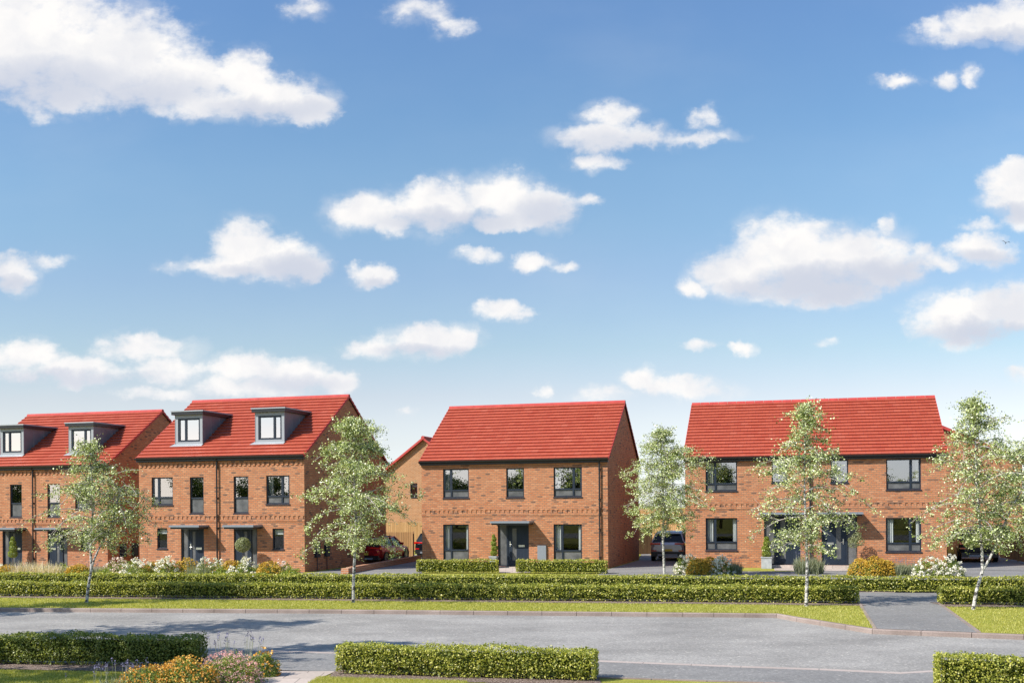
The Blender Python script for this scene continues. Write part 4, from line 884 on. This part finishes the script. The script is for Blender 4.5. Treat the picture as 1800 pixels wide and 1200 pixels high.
birch(pos(1838,35.5), 5.3, 3.9, 1.9, 'birch half cut off by the right edge of the picture, behind the leaning forked one', 20, 20000, (-.1,.1), wide=.5)
# street trees just outside the left edge, whose shade falls on the road and near hedge
birch((-16.3,22.3), 11.0, 5.0, 5.0, 'tall birch outside the left edge of the picture, nearer the road', 16, 6000, size=.13, group='birches outside the picture', r0=.11)
birch((-13.0,18.0), 10.6, 4.6, 5.0, 'tall birch outside the left edge of the picture, nearest the viewer', 17, 6000, size=.13, group='birches outside the picture', r0=.11)
birch((-15.6,14.6), 11.0, 6.4, 4.6, 'tall birch outside the left edge of the picture, beside the near lawn', 19, 6500, size=.14, group='birches outside the picture', r0=.11)
birch((-22.6,27.3), 11.0, 5.0, 5.0, 'tall birch outside the left edge of the picture, far side of the road', 18, 6000, size=.13, group='birches outside the picture', r0=.11)

# ---------------------------------------------------------------- shrubs and flowers
def bush(name, label, cat, loc, rx, h, leafm, n=900, size=.05, fl=None, ry=None, seed=0, group=None, lift=0.0, stemmed=False):
    r = empty(name, (loc[0], loc[1], lift), 0, label, cat, group); rng = np.random.default_rng(seed+77); ry = ry or rx*.8
    d = rng.normal(size=(n,3)); d /= np.linalg.norm(d,axis=1)[:,None]; d[:,2] = np.abs(d[:,2])*1.0-.05
    lump = 1 + .16*np.sin(d[:,0]*7+seed)*np.cos(d[:,2]*6+seed*2) + .10*np.sin(d[:,1]*11+seed)
    rad = (rng.uniform(.45,1,n)**.5)*lump
    P_ = d*rad[:,None]*np.array([rx,ry,h*.92]); P_[:,2] = np.maximum(P_[:,2], .02)
    leaves('foliage', P_, size, leafm, r, seed=seed, outward=d*.8+np.array([0,0,.3]), asp=.6)
    s = MB(); rr = random.Random(seed)
    for i in range(7): an = rr.uniform(0,6.28); s.tube([(0,0,-.02),(math.cos(an)*rx*.5,math.sin(an)*ry*.5,h*.6)], [.012,.005], 4, cap=False)
    s.build('stems', STEM, r)
    if fl:
        fm_, nf, rf, per = fl; C_ = rng.normal(size=(nf,3)); C_ /= np.linalg.norm(C_,axis=1)[:,None]; C_[:,2] = np.abs(C_[:,2])
        C_[:,1] = np.where(rng.random(nf) < .7, -np.abs(C_[:,1]), C_[:,1])
        c = C_*np.array([rx,ry,h])*rng.uniform(.92,1.08,(nf,1)); q = rng.normal(size=(nf*per,3)); q /= np.linalg.norm(q,axis=1)[:,None]
        pts_ = np.repeat(c, per, 0) + q*rf*np.array([1,1,.75]); pts_[:,2] = np.maximum(pts_[:,2], .03); leaves('flowers', pts_, rf*.95 if per > 3 else rf*2, fm_, r, seed=seed+5, asp=.9, outward=q*1.2)
    return r
def tuft(name, label, cat, loc, rx, h, m, n=260, seed=0, spikes=None, group=None, w=.012, ry=None):
    """upright blades or stalks, optionally tipped with flower spikes"""
    r = empty(name, (loc[0], loc[1], 0), 0, label, cat, group); rr = random.Random(seed); b = MB(); sp = MB(); ry = ry or rx*.7
    for i in range(n):
        an = rr.uniform(0,6.28); q = math.sqrt(rr.random()); x0, y0 = math.cos(an)*q*rx*.75, math.sin(an)*q*ry*.75; ln = h*rr.uniform(.6,1.05)*(1-.25*q)
        x1, y1 = x0*1.3+rr.gauss(0,.06)*h*2, y0*1.3+rr.gauss(0,.06)*h*2; a2 = rr.uniform(0,3.14); dx_, dy_ = math.cos(a2)*w, math.sin(a2)*w
        b.face([(x0-dx_,y0-dy_,0),(x0+dx_,y0+dy_,0),((x0+x1)/2+dx_*.8,(y0+y1)/2+dy_*.8,ln*.6),((x0+x1)/2-dx_*.8,(y0+y1)/2-dy_*.8,ln*.6)]); b.face([((x0+x1)/2-dx_*.8,(y0+y1)/2-dy_*.8,ln*.6),((x0+x1)/2+dx_*.8,(y0+y1)/2+dy_*.8,ln*.6),(x1,y1,ln)])
    b.build('foliage', m, r)
    if spikes:
        ns, hs, sm, sl2 = spikes
        pts_ = []
        st_ = MB()
        for i in range(ns):
            an = rr.uniform(0,6.28); q = math.sqrt(rr.random()); x0, y0 = math.cos(an)*q*rx*.8, math.sin(an)*q*ry*.8; hh = hs*rr.uniform(.72,1.08); x1 = x0*1.25+rr.gauss(0,.02); y1 = y0*1.2
            st_.tube([(x0,y0,0),(x1,y1,hh)], [.004,.003], 3, cap=False)
            for k in range(14): t = rr.random(); rad = .016*(1-.5*t); pts_.append((x1+rr.gauss(0,rad), y1+rr.gauss(0,rad), hh-sl2*.3+t*sl2))
        st_.build('stalks', L_SAGE, r); leaves('flowers', pts_, .024, sm, r, seed=seed)
    return r
# garden in front of the leftmost pair and the dormered pair (pixel x, row of its foot, half width m, height m, kind)
beds = [(14,1010,.45,.55,'y'),(-14,1010,.5,.6,'h'),(40,1008,.55,.85,'f'),(64,1011,.5,.8,'f'),(88,1008,.5,.85,'f'),(112,1010,.5,.62,'l'),(138,1010,.45,.6,'y'),(166,1010,.5,.62,'s'),(190,1010,.45,.58,'l'),
 (214,1010,.62,.82,'b'),(245,1010,.60,.78,'h'),(272,1008,.45,.66,'y'),(294,1006,.42,.88,'h'),
 (328,1010,.48,.78,'y'),(350,1010,.42,.72,'s'),(372,1009,.55,.84,'h'),(392,1010,.42,.6,'g'),(408,1009,.42,.72,'y'),(430,1009,.52,.8,'h'),(452,1010,.42,.62,'g'),(474,1009,.45,.70,'y'),(494,1008,.42,.72,'b'),(512,1010,.40,.62,'g')]
KIND = {'h': ('hydrangea', 'white-headed hydrangea', 'shrub', L_BUSH, (P_WHITE, 62, .062, 14)), 'b': ('hydrangea', 'blush-white hydrangea', 'shrub', L_BUSH, (P_PINKW, 72, .056, 14)),
        'y': ('yellow_shrub', 'golden yellow flowering shrub', 'shrub', L_BUSH, (P_YELLOW, 620, .024, 3)), 'l': ('lime_shrub', 'bright lime green low shrub', 'shrub', L_LIME, None), 'g': ('green_shrub', 'bright green leafy shrub', 'shrub', L_LIME, (P_YELLOW, 20, .02, 3))}
where = ['second from the left edge', 'at the left edge', 'leftmost of three plumes', 'middle of three plumes', 'rightmost of three plumes', 'right of the feathery plumes', 'left of the leftmost birch trunk', 'right of the leftmost birch trunk', 'left of the blush hydrangea mound',
 'in the gap between the dormered pairs', 'at the left corner of the dormered pair', 'between two white hydrangeas', 'under the small left ground-floor window', 'before the left door of the dormered pair', 'beside the left door of the dormered pair', 'between the left door and the downpipe', 'below the downpipe', 'right of the downpipe, before the right door', 'under the ball topiary', 'right of the ball topiary', 'under the small right ground-floor window', 'second from the right corner of the dormered pair', 'at the right corner of the dormered pair']
for i, (px, py, rx, h, k) in enumerate(beds):
    h *= 1.18; rx *= 1.35
    Y = 41.8 - (px-250)*.0045 + (.5 if i % 2 else 0); loc = pos(px, Y)
    if k == 'f': tuft('feather_grass', 'clump of pale feathery grass, '+where[i], 'ornamental grass', loc, rx, h, F_FEATHER, 420, i, group='pale feather grasses', w=.010)
    elif k == 's': tuft('lavender', 'silvery upright lavender clump '+where[i], 'plant', loc, rx, h, L_SAGE, 420, i, (24, h*1.05, P_LAV, .1))
    else:
        nm, lb, ct, lm, fl = KIND[k]; bush(nm, lb+' '+where[i], ct, loc, rx, h, lm, 3200, .055, fl, seed=i)
bedsR = [(1206,45.0,.52,.80,'h','left end of the bed under the right pair\'s left window'),(1226,44.6,.48,.66,'y','left one of two in the bed before the right pair'),(1246,44.8,.5,.70,'y','right one of two in the bed before the right pair'),(1268,44.6,.52,.74,'h','right of the golden shrubs under the right pair\'s left window'),(1290,44.8,.40,.60,'s','at the right end of the bed under the right pair\'s left window'),
 (1411,44.4,.42,.85,'s','left of the sparse birch trunk between the two doors'),(1432,44.4,.42,.85,'s','right of the sparse birch trunk between the two doors'),
 (1512,43.3,.52,.66,'y','leftmost beside the small olive tree'),(1537,43.0,.52,.76,'y','middle one beside the small olive tree'),(1558,43.1,.42,.60,'y','left of the lavender under the right pair\'s right window'),(1580,43.0,.42,.62,'s','under the right pair\'s right window'),(1602,43.0,.40,.6,'s','just left of the white hydrangeas at the right pair'),
 (1632,42.2,.62,.80,'h','left one at the right corner of the right pair'),(1666,42.0,.62,.82,'h','right one at the right corner of the right pair')]
for i, (px, Y, rx, h, k, w_) in enumerate(bedsR):
    loc = pos(px, Y)
    if k == 's': tuft('lavender', 'silvery lavender clump '+w_, 'plant', loc, rx, h, L_SAGE, 420, i+40, (18, h*1.05, P_LAV, .1))
    else: nm, lb, ct, lm, fl = KIND[k]; bush(nm, lb+' '+w_, ct, loc, rx, h, lm, 2200, .055, fl, seed=i+40)
# near bed at the bottom left
bush('orange_flower_shrub', 'low orange flowering shrub at the bottom edge, left of the taller one', 'shrub', Gp(262,1210), .52, .38, L_BUSH, 4800, .032, (P_ORANGE, 360, .013, 3), seed=61)
bush('orange_flower_shrub', 'taller orange flowering shrub between the low orange one and the pink one', 'shrub', Gp(330,1208), .52, .50, L_BUSH, 6500, .032, (P_ORANGE, 620, .013, 3), seed=62)
bush('pink_flower_shrub', 'pink flowering shrub in the near bed beside the slab path', 'shrub', Gp(402,1200), .56, .52, L_BUSH, 6500, .030, (P_PINK, 760, .018, 4), seed=63)
bush('yellow_flower_shrub', 'orange-tipped leafy shrub at the right end of the near bed', 'shrub', Gp(464,1187), .30, .46, L_BUSH, 3500, .032, (P_ORANGE, 110, .016, 3), seed=64)
tuft('lavender', 'tall lavender spikes standing behind the pink flowering shrub', 'plant', Gp(418,1176), .55, .35, L_SAGE, 260, 65, (22, .62, P_LAV, .09), ry=.2)
tuft('lavender', 'lavender spikes in front of the low orange shrub at the bottom edge', 'plant', Gp(215,1214), .42, .30, L_SAGE, 120, 66, (16, .44, P_LAV, .08), ry=.2)
tuft('lavender', 'few lavender spikes rising from the near lawn in the bottom left', 'plant', Gp(150,1216), .5, .16, L_SAGE, 40, 67, (6, .36, P_LAV, .08), ry=.2)
sheet('planting_bed', [Gp(196,1202), Gp(250,1186), Gp(340,1184), Gp(480,1178), Gp(484,1182), Gp(404,1203), Gp(320,1235), Gp(170,1235)], .009, SOIL)
# topiaries and planters
def topiary(name, label, loc, parts, planter=None, stem_h=0, m=L_LIME, n=900, size=.045):
    r = empty(name, (loc[0], loc[1], 0), -.28, label, 'plant'); rng = np.random.default_rng(int(abs(loc[0])*100)); P_ = []; O_ = []; z0 = planter[2] if planter else 0
    for (cx, cz, rx, rz_) in parts:
        k = int(n*rx*rz_/sum(p[2]*p[3] for p in parts)); d = rng.normal(size=(k,3)); d /= np.linalg.norm(d,axis=1)[:,None]; P_.append(d*rng.uniform(.78,1.05,(k,1))*np.array([rx,rx,rz_])+np.array([cx,0,cz])); O_.append(d)
    leaves('foliage', np.concatenate(P_), size, m, r, outward=np.concatenate(O_)*1.2, seed=3)
    s = MB(); s.tube([(0,0,z0-.1),(.01,0,z0+stem_h*.5),(0,0,parts[-1][1])], [.02,.018,.01], 6, cap=False); s.build('stem', STEM, r)
    return r
def planter(label, loc, w0, w1, h):
    b = MB(); 
    for s_, (wa, wb, za, zb_) in enumerate(((w0,w1,0,h),)):
        A_ = [(-wa,-wa,za),(wa,-wa,za),(wa,wa,za),(-wa,wa,za)]; B_ = [(-wb,-wb,zb_),(wb,-wb,zb_),(wb,wb,zb_),(-wb,wb,zb_)]
        for i in range(4): b.face([A_[i],A_[(i+1)%4],B_[(i+1)%4],B_[i]])
    e = .025
    for q in ((-w1-e,w1+e,-w1-e,-w1+.02),(-w1-e,w1+e,w1-.02,w1+e),(-w1-e,-w1+.02,-w1+.02,w1-.02),(w1-.02,w1+e,-w1+.02,w1-.02)): b.box(*q,h-.04,h+.01)
    b.face([(-w1+.02,-w1+.02,h-.05),(w1-.02,-w1+.02,h-.05),(w1-.02,w1-.02,h-.05),(-w1+.02,w1-.02,h-.05)], 1)
    b.box(-w0*.8,w0*.8,-w0*1.02-.012,-w0*1.0-.002,.08,h*.75) if False else None
    o = b.build('planter', [ZINC, SOIL]); o.location = (*loc, 0); o.rotation_euler.z = -.28; return tag(o, label, 'planter')
def fr(hk, u, v): x_, y_, a_ = HX[hk]; return (x_+u*math.cos(a_)-v*math.sin(a_), y_+u*math.sin(a_)+v*math.cos(a_))
pl = fr('mid', 3.80, -.62); planter('tall tapered grey planter left of the detached house door', pl, .12, .17, .56)
topiary('topiary_tree', 'spiral conifer in a grey planter beside the detached house door', pl, [(.02,.72,.17,.16),(.05,.96,.155,.14),(0,1.18,.14,.13),(.03,1.38,.11,.11),(.0,1.52,.07,.08)], (0,0,.55), n=3000)
pl = fr('three', 3.72, -.45); planter('square grey planter left of the left door of the right pair', pl, .23, .23, .52)
topiary('topiary_tree', 'cone conifer in the square planter by the right pair\'s left door', pl, [(.0,.66,.21,.16),(-.03,.90,.20,.16),(.02,1.14,.17,.15),(0,1.34,.12,.12)], (0,0,.5), n=3000)
topiary('topiary_tree', 'round ball topiary on a stem before the right door of the dormered pair', fr('two', 5.86, -.75), [(0,1.25,.34,.33)], None, 1.0, n=3600, m=L_OLIVE)
topiary('topiary_tree', 'cone conifer beside the first door of the leftmost pair', fr('one', 3.15, -.6), [(0,.65,.24,.2),(.03,.95,.20,.2),(0,1.22,.16,.17),(0,1.42,.10,.12)], None, .3, n=3000)
topiary('olive_tree', 'small silvery olive tree right of the right-hand door', fr('three', 7.62, -.6), [(-.12,1.12,.24,.18),(.14,1.24,.22,.2),(0,1.42,.22,.18),(.1,1.58,.12,.1),(-.22,1.3,.14,.12)], None, 1.0, n=1300, m=L_OLIVE, size=.05)

# ---------------------------------------------------------------- grass blades
def blades(name, poly_fn, n, h, seed, w=.006):
    rng = np.random.default_rng(seed); P_ = poly_fn(rng, n); n = len(P_)
    a = rng.uniform(0, math.pi, n); d = np.stack([np.cos(a), np.sin(a), np.zeros(n)], 1)*w; hh = h*rng.uniform(.5,1.2,n); ln = rng.normal(0, h*.35, (n,2))
    tip = P_ + np.stack([ln[:,0], ln[:,1], hh], 1); v = np.stack([P_-d, P_+d, tip], 1).reshape(-1,3)
    me = bpy.data.meshes.new(name); me.vertices.add(n*3); me.vertices.foreach_set('co', v.ravel()); me.loops.add(n*3); me.loops.foreach_set('vertex_index', np.arange(n*3, dtype=np.int32))
    me.polygons.add(n); me.polygons.foreach_set('loop_start', np.arange(0,n*3,3,dtype=np.int32)); me.polygons.foreach_set('loop_total', np.full(n,3,np.int32)); me.materials.append(F_GRASS); me.update(calc_edges=True)
    o = bpy.data.objects.new(name, me); COL.objects.link(o); return tag(o, 'short green mown grass on the verges and lawns', 'grass', kind='stuff')
kx = np.array([p[0] for p in kfb]); ky = np.array([p[1] for p in kfb])
def verge_pts(rng, n):
    x = rng.uniform(-17.5, 15.2, n); y0 = np.interp(x, kx, ky)+.01; y1 = np.array([far_hedge_y(v) for v in x])-.58; y = y0+(y1-y0)*rng.random(n)
    def side(L_): return L_[0][0]+(L_[1][0]-L_[0][0])*(y-L_[0][1])/(L_[1][1]-L_[0][1])
    ok = (x < side(dl)-.03) | (x > side(dr)+.1); return np.stack([x,y,np.zeros(n)],1)[ok]
blades('verge_grass', verge_pts, 95000, .045, 21, .007)
def near_pts(rng, n):
    out = []
    k = n//2; c = np.array([Gp(-30,1176), Gp(222,1182), Gp(222,1225), Gp(-30,1225)])
    u, v = rng.random(k)[:,None], rng.random(k)[:,None]; p = (c[0]*(1-u)+c[1]*u)*(1-v)+(c[3]*(1-u)+c[2]*u)*v; out.append(p)
    c = np.array([Gp(560,1189), Gp(820,1197), Gp(840,1225), Gp(500,1225)]); u, v = rng.random(k)[:,None], rng.random(k)[:,None]; out.append((c[0]*(1-u)+c[1]*u)*(1-v)+(c[3]*(1-u)+c[2]*u)*v)
    p = np.concatenate(out); return np.concatenate([p, np.zeros((len(p),1))],1)
blades('lawn_grass', near_pts, 52000, .04, 22, .004)

# ---------------------------------------------------------------- far trees (behind the viewer: what the windows mirror; behind the gaps)
def big_tree(loc, H_, Wd, seed, label):
    r = empty('broadleaf_tree', (loc[0], loc[1], 0), 0, label, 'tree', 'tall trees across the street'); rng = np.random.default_rng(seed); t = MB(); t.tube([(0,0,-.1),(.1,0,H_*.35),(0,.1,H_*.7)], [.22,.17,.08], 8); t.build('trunk', STEM, r)
    C_ = []; 
    for k in range(26): d = rng.normal(size=3); d /= np.linalg.norm(d); C_.append((d*np.array([Wd*.40,Wd*.40,H_*.32])*rng.uniform(.3,1)+np.array([0,0,H_*.62]), rng.uniform(.5,1.1)))
    P_ = np.concatenate([c + rng.normal(size=(260,3))*s*.55 for c, s in C_]); leaves('crown', P_, .26, L_DARK, r, seed=seed); return r
for i, (x_, y_, h_, w_) in enumerate([(-176,-32,10.5,9),(-166,-36,9,8),(-157,-31,11,9),(-148,-37,9.6,8),(-140,-33,8.2,8),(-131,-36,10.4,8),(-123,-31,9,7),(-115,-36,10.2,8),(-107,-32,8.4,7),(-99,-35,9.6,7),(-91,-31,7.6,7),(-83,-36,9.4,7),(-76,-32,7.4,6),(-69,-36,8.8,7),(-62,-32,6.8,6),(-56,-36,8.2,6),(-50,-32,7.4,6),(-44,-36,8.6,6),(-38,-33,6.8,5),(-32,-37,8.2,6),(-26,-34,7,6),(-20,-38,8.4,6),(-14,-35,6.9,5),(-8,-38,8,6),(-1,-40,7.4,7),(8,-38,8,6),(18,-41,7.4,7),(29,-40,7.8,7),(42,-42,8,8)]):
    big_tree((x_, y_), h_+.6, w_, 200+i, 'tall dark broadleaf tree across the street behind the viewer')

# ---------------------------------------------------------------- bird
b = MB(); b.tube([(-.20,0,0),(-.08,0,.02),(.08,0,.03),(.18,0,.05),(.24,0,.04)], [.01,.05,.06,.035,.008], 6)
for s_ in (-1,1): b.face([(.10,s_*.04,.04),(-.06,s_*.04,.04),(-.16,s_*.34,.26),(.0,s_*.36,.28)] if s_ < 0 else [(-.06,.04,.04),(.10,.04,.04),(.0,.36,.28),(-.16,.34,.26)]); b.face([(.0,s_*.36,.28),(-.16,s_*.34,.26),(-.14,s_*.62,.20)])
b.face([(-.18,-.02,0),(-.18,.02,0),(-.34,.07,-.02),(-.34,-.07,-.02)])
bird = b.build('bird', mat('dark_feathers', (.03,.028,.026), .8)); bx, bz = px2p(1768, 427); bird.location = (bx*190, 190, CH+bz*190); bird.rotation_euler = (R(20), R(-30), R(50)); bird.scale = (1.25,)*3
tag(bird, 'small dark bird flying high in front of the clouds on the right', 'bird')
